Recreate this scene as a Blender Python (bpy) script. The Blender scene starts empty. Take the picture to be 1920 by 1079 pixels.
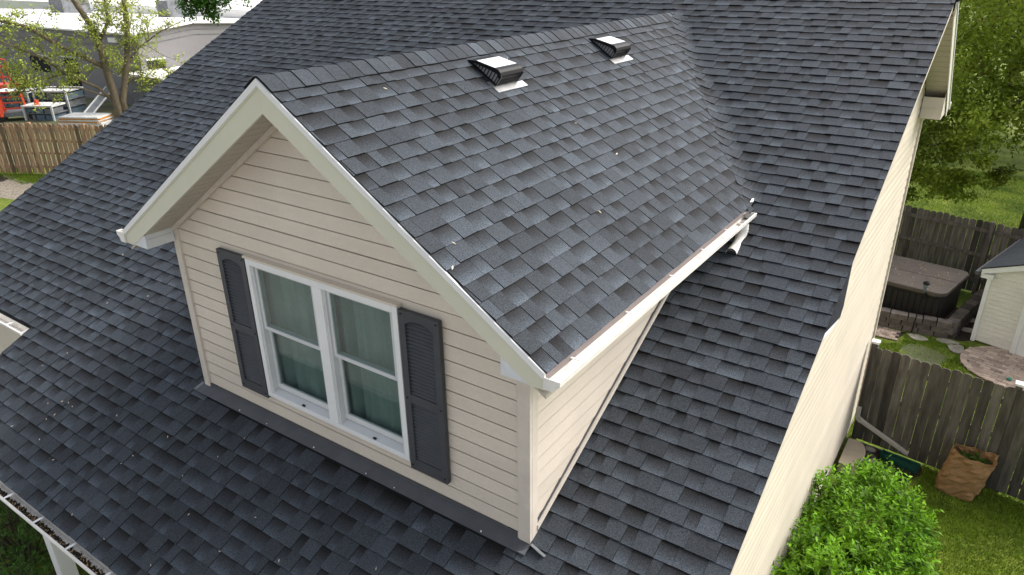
import bpy, math, random
import numpy as np
from mathutils import Vector, Matrix

random.seed(7)
rng = np.random.default_rng(7)
SC = bpy.context.scene
COL = SC.collection
R = math.radians

# ------------------------------------------------------------------ camera
CAM = Vector((6.083, -3.363, 3.837))
YAW, PITCH, ROLL, FPX = 0.6078, 0.4276, -0.0128, 1351.35
cf = Vector((-math.sin(YAW) * math.cos(PITCH), math.cos(YAW) * math.cos(PITCH), -math.sin(PITCH)))
cr = cf.cross(Vector((0, 0, 1))).normalized()
cu = cr.cross(cf)
cr, cu = cr * math.cos(ROLL) + cu * math.sin(ROLL), cu * math.cos(ROLL) - cr * math.sin(ROLL)
cam_d = bpy.data.cameras.new("camera")
cam_d.sensor_width = 36.0
cam_d.lens = 36.0 * FPX / 1920.0
cam_d.clip_start = 0.05
cam_d.clip_end = 1000
cam = bpy.data.objects.new("camera", cam_d)
cam.matrix_world = Matrix(((cr.x, cu.x, -cf.x, CAM.x), (cr.y, cu.y, -cf.y, CAM.y), (cr.z, cu.z, -cf.z, CAM.z), (0, 0, 0, 1)))
COL.objects.link(cam)
SC.camera = cam


def px(P):
    """where a world point falls in the photograph (used only to rank shingles by size)"""
    d = Vector(P) - CAM
    z = d.dot(cf)
    return 960 + FPX * d.dot(cr) / z, 539.5 - FPX * d.dot(cu) / z


# ------------------------------------------------------------------ light
SUN_AZ, SUN_EL = R(36), R(43)          # azimuth from +Y towards +X
w = bpy.data.worlds.new("World")
SC.world = w
w.use_nodes = True
nt = w.node_tree
bg = nt.nodes["Background"]
sky = nt.nodes.new("ShaderNodeTexSky")
sky.sky_type = 'NISHITA'
sky.sun_disc = False
sky.sun_elevation = SUN_EL
sky.sun_rotation = SUN_AZ
sky.dust_density = 4.0
sky.air_density = 1.0
hs = nt.nodes.new("ShaderNodeHueSaturation")
hs.inputs["Saturation"].default_value = 0.35
nt.links.new(sky.outputs[0], hs.inputs["Color"])
nt.links.new(hs.outputs[0], bg.inputs[0])
bg.inputs[1].default_value = 0.13
sun_d = bpy.data.lights.new("sun", 'SUN')
sun_d.energy = 1.6
sun_d.angle = R(35)
sun_d.color = (1.0, 0.96, 0.90)
sun = bpy.data.objects.new("sun", sun_d)
sdir = Vector((math.sin(SUN_AZ) * math.cos(SUN_EL), math.cos(SUN_AZ) * math.cos(SUN_EL), math.sin(SUN_EL)))
sun.rotation_euler = sdir.to_track_quat('Z', 'Y').to_euler()
sun.location = sdir * 60
COL.objects.link(sun)
SC.view_settings.view_transform = 'Standard'
SC.view_settings.look = 'None'
SC.view_settings.exposure = 1.0
SC.view_settings.gamma = 1.0
SC.cycles.max_bounces = 8
SC.cycles.transparent_max_bounces = 24
SC.cycles.use_denoising = True


# ------------------------------------------------------------------ materials
def pmat(name, col, rough=0.6, var=0.12, scale=3.0, bump=0.0, bscale=60.0, spec=0.3, metal=0.0, attr=False,
         trans=0.0, col2=None, stretch=None, coat=0.0, fine=0.0, fscale=200.0, ramp=None):
    m = bpy.data.materials.new(name)
    m.use_nodes = True
    t = m.node_tree
    n, l = t.nodes, t.links
    b = n["Principled BSDF"]
    out = n["Material Output"]
    geo = n.new("ShaderNodeNewGeometry")
    pos = geo.outputs["Position"]
    if stretch:
        mp = n.new("ShaderNodeMapping")
        mp.inputs["Scale"].default_value = stretch
        l.new(pos, mp.inputs[0])
        pos = mp.outputs[0]
    nz = n.new("ShaderNodeTexNoise")
    nz.inputs["Scale"].default_value = scale
    nz.inputs["Detail"].default_value = 5
    nz.inputs["Roughness"].default_value = 0.6
    l.new(pos, nz.inputs["Vector"])
    rp = n.new("ShaderNodeValToRGB")
    c1 = [c * (1 - (1.7 if ramp else 1) * var) for c in col]
    c2 = [min(1, c * (1 + var)) for c in (col2 or col)]
    rp.color_ramp.elements[0].position = 0.32
    rp.color_ramp.elements[1].position = 0.68
    rp.color_ramp.elements[0].color = (*c1, 1)
    rp.color_ramp.elements[1].color = (*c2, 1)
    l.new(nz.outputs[0], rp.inputs[0])
    c = rp.outputs[0]

    def mul(c, val_socket, lo, hi):
        mr = n.new("ShaderNodeMapRange")
        mr.inputs[3].default_value = lo
        mr.inputs[4].default_value = hi
        l.new(val_socket, mr.inputs[0])
        mx = n.new("ShaderNodeMix")
        mx.data_type = 'RGBA'
        mx.blend_type = 'MULTIPLY'
        mx.inputs[0].default_value = 1
        l.new(c, mx.inputs[6])
        l.new(mr.outputs[0], mx.inputs[7])
        return mx.outputs[2]
    if attr:
        at = n.new("ShaderNodeAttribute")
        at.attribute_name = "tone"
        if ramp:
            cr_ = n.new("ShaderNodeValToRGB")
            el = cr_.color_ramp.elements
            while len(el) < len(ramp): el.new(0.5)
            for e_, (p_, q_) in zip(el, ramp):
                e_.position = p_
                e_.color = (*q_, 1)
            l.new(at.outputs["Fac"], cr_.inputs[0])
            mm = n.new("ShaderNodeMix")
            mm.data_type = 'RGBA'
            mm.blend_type = 'MULTIPLY'
            mm.inputs[0].default_value = 1
            l.new(c, mm.inputs[6])
            l.new(cr_.outputs[0], mm.inputs[7])
            c = mm.outputs[2]
        else:
            c = mul(c, at.outputs["Fac"], 0.0, 2.0)
    if fine:
        nf = n.new("ShaderNodeTexNoise")
        nf.inputs["Scale"].default_value = fscale
        nf.inputs["Detail"].default_value = 2
        l.new(geo.outputs["Position"], nf.inputs["Vector"])
        mr0 = n.new("ShaderNodeMapRange")
        mr0.inputs[1].default_value = 0.3
        mr0.inputs[2].default_value = 0.7
        l.new(nf.outputs[0], mr0.inputs[0])
        c = mul(c, mr0.outputs[0], 1 - fine, 1 + fine)
    l.new(c, b.inputs["Base Color"])
    b.inputs["Roughness"].default_value = rough
    b.inputs["Specular IOR Level"].default_value = spec
    b.inputs["Metallic"].default_value = metal
    b.inputs["Coat Weight"].default_value = coat
    if bump:
        nb = n.new("ShaderNodeTexNoise")
        nb.inputs["Scale"].default_value = bscale
        nb.inputs["Detail"].default_value = 3
        l.new(pos, nb.inputs["Vector"])
        bp = n.new("ShaderNodeBump")
        bp.inputs["Strength"].default_value = bump
        bp.inputs["Distance"].default_value = 0.01
        l.new(nb.outputs[0], bp.inputs["Height"])
        l.new(bp.outputs[0], b.inputs["Normal"])
    if trans:
        tr = n.new("ShaderNodeBsdfTranslucent")
        l.new(c, tr.inputs[0])
        ms = n.new("ShaderNodeMixShader")
        ms.inputs[0].default_value = trans
        l.new(b.outputs[0], ms.inputs[1])
        l.new(tr.outputs[0], ms.inputs[2])
        l.new(ms.outputs[0], out.inputs[0])
    return m


M = {}
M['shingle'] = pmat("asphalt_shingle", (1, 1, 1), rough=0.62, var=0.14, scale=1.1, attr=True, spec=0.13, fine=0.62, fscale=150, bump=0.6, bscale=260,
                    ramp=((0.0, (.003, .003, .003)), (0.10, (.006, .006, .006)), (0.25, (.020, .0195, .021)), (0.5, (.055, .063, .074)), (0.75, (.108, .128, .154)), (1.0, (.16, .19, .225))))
M['deck'] = pmat("black_underlay", (0.012, 0.012, 0.013), rough=0.9)
M['siding'] = pmat("cream_vinyl_siding", (0.665, 0.59, 0.495), rough=0.5, var=0.06, scale=1.3, bump=0.08, bscale=90, spec=0.3, fine=0.03, fscale=60, attr=True,
                   stretch=(1, 1, 1))
M['siding_side'] = M['siding']
M['trim'] = pmat("beige_trim", (0.63, 0.565, 0.49), rough=0.5, var=0.07, scale=6, spec=0.3)
M['fascia'] = pmat("pale_olive_aluminium", (0.65, 0.635, 0.505), rough=0.45, var=0.03, scale=2, spec=0.4)
M['white'] = pmat("white_paint", (0.80, 0.80, 0.79), rough=0.4, var=0.03, scale=5, spec=0.4)
M['gutter'] = pmat("white_gutter", (0.78, 0.75, 0.70), rough=0.4, var=0.08, scale=9, spec=0.4)
M['gutterfloor'] = pmat("gutter_floor_bare_metal", (0.72, 0.70, 0.67), rough=0.45, var=0.18, scale=7, spec=0.4)
M['soffit'] = pmat("vented_soffit", (0.47, 0.425, 0.36), rough=0.6, var=0.05, scale=4)
M['whitewood'] = pmat("white_return_panel", (0.68, 0.69, 0.70), rough=0.6, var=0.06, scale=8)
M['dripbrown'] = pmat("mauve_brown_drip_edge", (0.24, 0.20, 0.19), rough=0.55, var=0.1, scale=6)
M['shutter'] = pmat("charcoal_shutter", (0.058, 0.061, 0.069), rough=0.5, var=0.1, scale=8, spec=0.35, bump=0.06, bscale=150)
M['flash'] = pmat("grey_flashing", (0.075, 0.077, 0.085), rough=0.5, var=0.16, scale=5, spec=0.4)
M['rubber'] = pmat("dark_dull_sheet", (0.035, 0.037, 0.042), rough=0.95, var=0.2, scale=8, spec=0.05)
M['alu'] = pmat("bare_aluminium", (0.62, 0.62, 0.62), rough=0.32, var=0.12, scale=12, metal=0.9)
M['black'] = pmat("black_gloss_metal", (0.010, 0.010, 0.011), rough=0.45, var=0.1, spec=0.18, coat=0.0)
M['ventsheen'] = pmat("vent_top_sky_sheen", (0.70, 0.71, 0.72), rough=0.35, var=0.06, metal=0.0, spec=0.6)  # sky reflection on the black hood top, put into the base colour
M['grille'] = pmat("dark_vent_mesh", (0.36, 0.36, 0.37), rough=0.5)
M['curtain'] = pmat("grey_green_curtain", (0.29, 0.325, 0.305), rough=0.9, var=0.08, scale=3, fine=0.10, fscale=90)
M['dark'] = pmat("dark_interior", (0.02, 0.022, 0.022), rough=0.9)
M['sash'] = pmat("pale_grey_vinyl_sash", (0.62, 0.63, 0.63), rough=0.4, var=0.04, scale=5)
M['picket'] = pmat("weathered_grey_fence", (0.085, 0.072, 0.06), rough=0.85, var=0.22, scale=3, attr=True, stretch=(5, 5, .7), bump=0.2, bscale=8, col2=(0.125, 0.11, 0.092))
M['picket_brown'] = pmat("brown_cedar_fence", (0.36, 0.21, 0.12), rough=0.85, var=0.25, scale=3, attr=True, stretch=(9, 9, 1.2), col2=(0.42, 0.28, 0.18))
M['concrete'] = pmat("pale_stone", (0.36, 0.32, 0.27), rough=0.9, var=0.25, scale=9, bump=0.4, bscale=30)
M['block'] = pmat("brown_wall_block", (0.105, 0.088, 0.076), rough=0.9, var=0.3, scale=8, bump=0.6, bscale=30, attr=True)
M['paver'] = pmat("tan_brick_paver", (0.47, 0.36, 0.285), rough=0.9, var=0.2, scale=6, attr=True, bump=0.3, bscale=60, fine=.2, fscale=70)
M['tub'] = pmat("dark_brown_tub_side", (0.022, 0.019, 0.018), rough=0.5, var=0.1)
M['tubtop'] = pmat("brown_vinyl_cover", (0.105, 0.086, 0.074), rough=0.55, var=0.14, scale=3, bump=0.15, bscale=12)
M['bag'] = pmat("brown_kraft_paper", (0.29, 0.165, 0.075), rough=0.75, var=0.12, scale=5, bump=0.5, bscale=16, fine=.1, fscale=50)
M['green_plastic'] = pmat("dark_green_plastic", (0.012, 0.07, 0.05), rough=0.35, var=0.2, scale=6, spec=0.5)
M['tan_plastic'] = pmat("tan_well_cover", (0.50, 0.42, 0.31), rough=0.5, var=0.08, scale=4)
M['downspout'] = pmat("taupe_downspout", (0.52, 0.475, 0.42), rough=0.45, var=0.06, scale=4)
M['bark'] = pmat("tree_bark", (0.085, 0.068, 0.05), rough=0.95, var=0.35, scale=6, bump=0.6, bscale=20, stretch=(3, 3, 1))
M['bark_pale'] = pmat("pale_tree_bark", (0.155, 0.125, 0.085), rough=0.95, var=0.3, scale=5, stretch=(3, 3, 1), bump=.4, bscale=12)
M['leaf_bush'] = pmat("bright_shrub_leaf", (0.085, 0.225, 0.008), rough=0.55, var=0.25, scale=3, attr=True, trans=0.35, spec=0.2, col2=(0.145, 0.29, 0.012))
M['leaf_tree'] = pmat("tree_leaf", (0.165, 0.24, 0.02), rough=0.5, var=0.3, scale=0.6, attr=True, trans=0.5, col2=(0.24, 0.29, 0.04))
M['leaf_rust'] = pmat("rusty_young_leaf", (0.20, 0.10, 0.03), rough=0.5, var=0.2, attr=True, trans=0.3)
M['leaf_spring'] = pmat("young_spring_leaf", (0.30, 0.38, 0.06), rough=0.5, var=0.25, scale=1.0, attr=True, trans=0.4, col2=(0.38, 0.43, 0.09))
M['leaf_maple'] = pmat("deep_green_maple_leaf", (0.065, 0.17, 0.02), rough=0.45, var=0.25, scale=2, attr=True, trans=0.3)
M['leaf_yew'] = pmat("dark_yew_needles", (0.075, 0.18, 0.022), rough=0.6, var=0.3, scale=4, attr=True, trans=0.15)
M['flower'] = pmat("magenta_petals", (0.30, 0.02, 0.22), rough=0.5, var=0.3, attr=True, trans=0.3)
M['grass'] = pmat("lawn_blades", (0.125, 0.24, 0.010), rough=0.6, var=0.35, scale=0.9, attr=True, trans=0.3, col2=(0.20, 0.29, 0.022))
M['ground'] = pmat("lawn_ground", (0.09, 0.16, 0.010), rough=0.95, var=0.4, scale=1.1, bump=0.6, bscale=40, col2=(0.15, 0.18, 0.025), fine=.35, fscale=18)
M['soil'] = pmat("dark_mulch", (0.035, 0.026, 0.02), rough=0.95, var=0.4, scale=14, bump=1, bscale=40)
M['gravel'] = pmat("pale_gravel", (0.26, 0.225, 0.175), rough=0.95, var=0.5, scale=16, bump=1, bscale=40, fine=.3, fscale=30)
M['asphalt'] = pmat("yard_dirt", (0.16, 0.15, 0.11), rough=0.95, var=0.3, scale=0.7, col2=(0.13, 0.15, 0.06))
M['bouncegrey'] = pmat("grey_bounce_sheet", (0.30, 0.285, 0.265), rough=0.9, var=0.15, scale=1.5)
M['greywall'] = pmat("grey_block_wall", (0.235, 0.225, 0.23), rough=0.85, var=0.06, scale=0.8)
M['whiteroof'] = pmat("white_membrane_roof", (0.88, 0.86, 0.83), rough=0.6, var=0.05, scale=0.5)
M['red'] = pmat("red_orange_paint", (0.62, 0.075, 0.035), rough=0.4, var=0.15, scale=3)
M['steel'] = pmat("dull_steel", (0.16, 0.17, 0.18), rough=0.5, var=0.3, scale=3)
M['bluecrate'] = pmat("blue_grey_crate", (0.13, 0.20, 0.22), rough=0.6, var=0.4, scale=2, col2=(0.10, 0.14, 0.20))
M['tarp'] = pmat("white_tarp", (0.72, 0.72, 0.70), rough=0.5, var=0.12, scale=2)
M['orange'] = pmat("orange_board", (0.55, 0.26, 0.07), rough=0.6, var=0.2)
M['shed'] = pmat("shed_vinyl", (0.74, 0.715, 0.65), rough=0.55, var=0.07, scale=3, fine=.04, fscale=20)
M['seed'] = pmat("pale_dry_seed", (0.72, 0.62, 0.45), rough=0.8, var=0.15, scale=30)
M['litter'] = pmat("dry_leaf_litter", (0.30, 0.22, 0.13), rough=0.9, var=0.5, scale=25, attr=True)
M['muck'] = pmat("black_gutter_muck", (0.022, 0.019, 0.015), rough=0.95, var=0.5, scale=25, bump=1, bscale=70)
M['teal'] = pmat("teal_plastic", (0.02, 0.33, 0.24), rough=0.4)

# glass: thin pane, part clear and part mirror by angle
g = bpy.data.materials.new("window_glass")
g.use_nodes = True
n, l = g.node_tree.nodes, g.node_tree.links
n.remove(n["Principled BSDF"])
tr = n.new("ShaderNodeBsdfTransparent")
tr.inputs[0].default_value = (0.78, 0.86, 0.84, 1)
gl = n.new("ShaderNodeBsdfGlossy")
gl.inputs["Roughness"].default_value = 0.03
lw = n.new("ShaderNodeLayerWeight")
pw_ = n.new("ShaderNodeMath")
pw_.operation = 'POWER'
pw_.inputs[1].default_value = 4.0
l.new(lw.outputs["Facing"], pw_.inputs[0])
fr = n.new("ShaderNodeMapRange")
fr.inputs[3].default_value = 0.045
fr.inputs[4].default_value = 0.8
l.new(pw_.outputs[0], fr.inputs[0])
mx = n.new("ShaderNodeMixShader")
l.new(fr.outputs[0], mx.inputs[0])
l.new(tr.outputs[0], mx.inputs[1])
l.new(gl.outputs[0], mx.inputs[2])
l.new(mx.outputs[0], n["Material Output"].inputs[0])
M['glass'] = g

# ------------------------------------------------------------------ mesh helpers
WL = {}          # world location of each object (no object is rotated)


def tag(o, label=None, cat=None, group=None, kind=None):
    if label: o["label"] = label
    if cat: o["category"] = cat
    if group: o["group"] = group
    if kind: o["kind"] = kind
    return o


def link(o, loc, parent=None):
    COL.objects.link(o)
    loc = Vector(loc)
    WL[o] = loc
    if parent is not None:
        o.parent = parent
        o.location = loc - WL[parent]
    else:
        o.location = loc
    return o


def empty(name, loc, parent=None):
    o = bpy.data.objects.new(name, None)
    o.empty_display_size = 0.2
    return link(o, loc, parent)


class MB:
    def __init__(s):
        s.v, s.f, s.t = [], [], []

    def face(s, idx, tone=0.5):
        s.f.append(tuple(idx))
        s.t.append(tone)

    def poly(s, pts, tone=0.5):
        b = len(s.v)
        s.v += [tuple(p) for p in pts]
        s.face(range(b, b + len(pts)), tone)

    def hexa(s, p, tone=0.5, edge=None):
        """8 points: 0-3 bottom ring, 4-7 top ring"""
        b = len(s.v)
        s.v += [tuple(q) for q in p]
        e = tone if edge is None else edge
        for q, tt in (((3, 2, 1, 0), e), ((4, 5, 6, 7), tone), ((0, 1, 5, 4), e), ((1, 2, 6, 5), e), ((2, 3, 7, 6), e), ((3, 0, 4, 7), e)):
            s.face([b + i for i in q], tt)

    def box(s, lo, hi, tone=0.5, rz=0.0, c=None):
        x0, y0, z0 = lo
        x1, y1, z1 = hi
        p = [(x0, y0, z0), (x1, y0, z0), (x1, y1, z0), (x0, y1, z0), (x0, y0, z1), (x1, y0, z1), (x1, y1, z1), (x0, y1, z1)]
        if rz:
            cx, cy = c if c else ((x0 + x1) / 2, (y0 + y1) / 2)
            ca, sa = math.cos(rz), math.sin(rz)
            p = [(cx + (x - cx) * ca - (y - cy) * sa, cy + (x - cx) * sa + (y - cy) * ca, z) for x, y, z in p]
        s.hexa(p, tone)
        return s

    def bar(s, a, b, wd, ht, up=(0, 0, 1), tone=0.5):
        """box-section bar from a to b"""
        a, b = Vector(a), Vector(b)
        d = (b - a).normalized()
        sd = d.cross(Vector(up))
        if sd.length < 1e-4: sd = d.cross(Vector((1, 0, 0)))
        sd.normalize()
        u = sd.cross(d)
        o = [(-1, -1), (1, -1), (1, 1), (-1, 1)]
        p = [a + sd * (i * wd / 2) + u * (j * ht / 2) for i, j in o] + [b + sd * (i * wd / 2) + u * (j * ht / 2) for i, j in o]
        s.hexa(p, tone)
        return s

    def tube(s, path, rad, n=8, tone=0.5, cap=True):
        path = [Vector(q) for q in path]
        if not hasattr(rad, '__len__'): rad = [rad] * len(path)
        rings = []
        ref = Vector((0.31, 0.17, 0.93))
        for i, q in enumerate(path):
            d = (path[min(i + 1, len(path) - 1)] - path[max(i - 1, 0)]).normalized()
            a = d.cross(ref)
            if a.length < 1e-3: a = d.cross(Vector((1, 0, 0)))
            a.normalize()
            bb = d.cross(a)
            base = len(s.v)
            for k in range(n):
                th = 2 * math.pi * k / n
                s.v.append(tuple(q + (a * math.cos(th) + bb * math.sin(th)) * rad[i]))
            rings.append(base)
        for i in range(len(rings) - 1):
            for k in range(n):
                k2 = (k + 1) % n
                s.face((rings[i] + k, rings[i] + k2, rings[i + 1] + k2, rings[i + 1] + k), tone)
        if cap:
            s.face([rings[0] + k for k in range(n)][::-1], tone)
            s.face([rings[-1] + k for k in range(n)], tone)
        return s

    def prism(s, poly, off, tone=0.5, edge=None):
        """closed prism: polygon of 3D points, extruded by vector off"""
        off = Vector(off)
        b = len(s.v)
        k = len(poly)
        s.v += [tuple(q) for q in poly] + [tuple(Vector(q) + off) for q in poly]
        e = tone if edge is None else edge
        s.face([b + i for i in range(k)][::-1], tone)
        s.face([b + k + i for i in range(k)], tone)
        for i in range(k):
            j = (i + 1) % k
            s.face((b + i, b + j, b + k + j, b + k + i), e)
        return s

    def build(s, name, mat, parent=None, smooth=False, bevel=0.0, loc=None):
        v = np.array(s.v, float)
        if loc is None:
            loc = ((v[:, 0].min() + v[:, 0].max()) / 2, (v[:, 1].min() + v[:, 1].max()) / 2, v[:, 2].min())
        v = v - np.array(loc)
        me = bpy.data.meshes.new(name)
        me.from_pydata(v.tolist(), [], s.f)
        if any(tt != 0.5 for tt in s.t):
            at = me.attributes.new("tone", 'FLOAT', 'CORNER')
            vals = []
            for f, tt in zip(s.f, s.t):
                if hasattr(tt, '__len__'): vals += list(tt)
                else: vals += [tt] * len(f)
            at.data.foreach_set("value", vals)
        else:
            at = me.attributes.new("tone", 'FLOAT', 'POINT')
            at.data.foreach_set("value", [0.5] * len(v))
        me.materials.append(M[mat])
        if smooth:
            me.polygons.foreach_set("use_smooth", [True] * len(me.polygons))
        o = bpy.data.objects.new(name, me)
        if bevel:
            md = o.modifiers.new("bevel", 'BEVEL')
            md.width = bevel
            md.segments = 2
            md.limit_method = 'ANGLE'
        return link(o, loc, parent)


def fastmesh(name, V, F, tone, mat, parent=None, loc=(0, 0, 0)):
    """V (n,3), F (m,k) with constant k, tone per face"""
    me = bpy.data.meshes.new(name)
    V = np.asarray(V, float) - np.array(loc, float)
    F = np.asarray(F, np.int32)
    k = F.shape[1]
    me.vertices.add(len(V))
    me.vertices.foreach_set("co", V.astype(np.float32).ravel())
    me.loops.add(F.size)
    me.loops.foreach_set("vertex_index", F.ravel())
    me.polygons.add(len(F))
    me.polygons.foreach_set("loop_start", np.arange(0, F.size, k, dtype=np.int32))
    me.polygons.foreach_set("loop_total", np.full(len(F), k, np.int32))
    at = me.attributes.new("tone", 'FLOAT', 'FACE')
    at.data.foreach_set("value", np.asarray(tone, np.float32))
    me.materials.append(M[mat])
    me.update(calc_edges=True)
    me.validate()
    o = bpy.data.objects.new(name, me)
    return link(o, loc, parent)


def leaves(P, size, D=None, wide=0.45, fold=0.25, flat=0.5, rnd=None):
    """leaf-shaped faces (two folded halves) at points P; D = preferred leaf direction. -> V, F(4), count"""
    P = np.asarray(P, float)
    N = len(P)
    size = np.broadcast_to(size, (N,))[:, None]
    d = rng.normal(size=(N, 3))
    d /= np.linalg.norm(d, axis=1)[:, None]
    if D is not None:
        d = d * 0.55 + np.asarray(D)
        d /= np.linalg.norm(d, axis=1)[:, None] + 1e-9
    up = rng.normal(size=(N, 3)) * (1 - flat) + np.array([0, 0, 1.0]) * flat * 1.6
    sd = np.cross(d, up)
    sd /= np.linalg.norm(sd, axis=1)[:, None] + 1e-9
    nn = np.cross(sd, d)
    a = P
    tip = P + d * size
    mid = P + d * size * 0.48 - nn * size * fold * 0.18
    l1 = P + d * size * 0.42 + sd * size * wide * 0.5 + nn * size * fold * 0.2
    l2 = P + d * size * 0.42 - sd * size * wide * 0.5 + nn * size * fold * 0.2
    V = np.stack([a, l1, tip, l2, mid], 1).reshape(-1, 3)
    b = (np.arange(N) * 5)[:, None]
    F = np.concatenate([b + np.array([[0, 4, 2, 1]]), b + np.array([[0, 3, 2, 4]])], 1).reshape(-1, 4)
    return V, F


def leaf_obj(name, P, size, tone, mat, parent, **k):
    V, F = leaves(P, size, **k)
    tone = np.repeat(np.asarray(tone), 2)
    return fastmesh(name, V, F, tone, mat, parent, loc=tuple(np.asarray(P).mean(0)))


def clip(poly, a, b, c):
    """keep a*u+b*v+c >= 0"""
    out = []
    for i in range(len(poly)):
        p, q = poly[i], poly[(i + 1) % len(poly)]
        dp, dq = a * p[0] + b * p[1] + c, a * q[0] + b * q[1] + c
        if dp >= 0: out.append(p)
        if (dp >= 0) != (dq >= 0):
            t = dp / (dp - dq)
            out.append((p[0] + (q[0] - p[0]) * t, p[1] + (q[1] - p[1]) * t))
    return out


# ------------------------------------------------------------------ dimensions of the house
GZ = -3.80                       # ground
W = 3.87                         # dormer width
OV, EV = 0.302, 0.302            # dormer overhang in front and at the eaves
TD, HD = 0.6647, 3.149           # dormer pitch and ridge height
HE = HD - (W / 2 + EV) * TD      # dormer eave height
MS = 0.4888                      # main roof pitch
MZ = -0.035                      # main roof surface at y = 0
XR = 5.23                        # right rake of the main roof
YB = -1.545                      # porch eave
YR = 6.96                        # main ridge
XW, YW = 4.95, 8.95               # gable wall plane and its rear corner
EXPO = 0.1439                    # shingle exposure


def mroof(y): return MS * y + MZ


def left_edge(y): return -6.44 - 0.052 * (y - 0.9)


house = empty("house", (0, 3.0, GZ))
tag(house, "house with dark grey shingle roof, cream siding and a gabled dormer with shutters", "house")

# ------------------------------------------------------------------ ground
gm = MB()
nx = 60
for i in range(nx):
    for j in range(nx):
        x0, x1 = -180 + i * 6, -180 + (i + 1) * 6
        y0, y1 = -120 + j * 6, -120 + (j + 1) * 6
        gm.poly([(x0, y0, GZ), (x1, y0, GZ), (x1, y1, GZ), (x0, y1, GZ)])
tag(gm.build("ground", 'ground'), kind="structure", label="green lawn around the house and beyond the fences")


def patch(name, pts, z, mat, label):
    m = MB()
    m.poly([(x, y, GZ + z) for x, y in pts])
    return tag(m.build(name, mat), label=label, kind="structure")


def blob(cx, cy, rx, ry, n=26, j=0.12, seed=1):
    r = random.Random(seed)
    return [(cx + math.cos(2 * math.pi * k / n) * rx * (1 + r.uniform(-j, j)), cy + math.sin(2 * math.pi * k / n) * ry * (1 + r.uniform(-j, j))) for k in range(n)]


patch("yard_ground", [(-75, 2), (-34, 4), (-26.6, 9.6), (-20.5, 11.6), (-14, 16), (-14, 40), (-75, 40)], 0.004, 'asphalt', "dirt and thin grass of the storage yard behind the wooden fence")
patch("gravel_path", blob(-25.2, 7.45, 3.2, .85, seed=3), 0.004, 'gravel', "pale gravel strip in front of the brown fence")
patch("mulch_bed", blob(-26.6, 7.75, 0.95, 0.42, seed=4), 0.008, 'soil', "dark mulch heap at the foot of the brown fence")
patch("planting_bed", [(5.0, 7.2), (5.55, 7.2), (5.95, 7.6), (6.2, 8.05), (6.1, 8.3), (5.0, 8.4)], 0.004, 'soil', "bare soil bed at the house corner")
patch("bare_soil", blob(6.2, 14.35, 0.5, 1.0, seed=9), 0.004, 'soil', "dark soil and leaf litter between block wall and shed")
patch("bare_patch", blob(5.62, 12.2, 0.42, 0.55, j=.3, seed=5), 0.004, 'asphalt', "bare sandy patch worn in the grass by the hot tub")

patch("bounce_ground", [(-30, -60), (30, -60), (30, -2.9), (-30, -2.9)], 0.004, 'bouncegrey', "unseen grey sheet added in front of the house to cut green bounce light")  # added out of view: greys the bounce light and the window reflections

# ------------------------------------------------------------------ shingles


class Roof:
    """one roof plane: courses of random-width tabs. u along the courses, v up the slope"""

    def __init__(s, O, U, V):
        s.O, s.U, s.V = Vector(O), Vector(U).normalized(), Vector(V).normalized()
        s.N = s.U.cross(s.V).normalized()
        if s.N.z < 0: s.N = -s.N
        s.tabs = []
        s.vmax = 1e9

    def pt(s, u, v, h=0.0): return s.O + s.U * u + s.V * v + s.N * h


def tab_rows(rf, v0, v1, ulim, keep, seed, sub=None):
    r = random.Random(seed)
    k = 0
    v = v0
    while v < v1:
        ua, ub = ulim(v)
        u = ua - r.uniform(0, 0.15)
        tooth = r.random() < .5
        base = r.uniform(-0.02, 0.02)
        while u < ub:
            wd = r.choice((0.085, 0.105, 0.125, 0.14, 0.16, 0.18, 0.21)) * (1 if tooth else 1.0) * r.uniform(.92, 1.08)
            a, b = max(u, ua), min(u + wd, ub)
            if b - a > 0.012 and keep((a + b) / 2, v + EXPO / 2, a, b):
                if tooth: tone = 0.52 + r.gauss(0, 0.034) + base
                else: tone = 0.52 + r.gauss(0, 0.045) + base
                if r.random() < .05: tone *= 0.85
                rf.tabs.append((a, b, v, min(max(tone, 0.2), 0.9), tooth, r.uniform(0, 1), r.uniform(-.002, .002)))
            u += wd
            tooth = not tooth if r.random() < .86 else tooth
        v += EXPO
        k += 1


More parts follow.
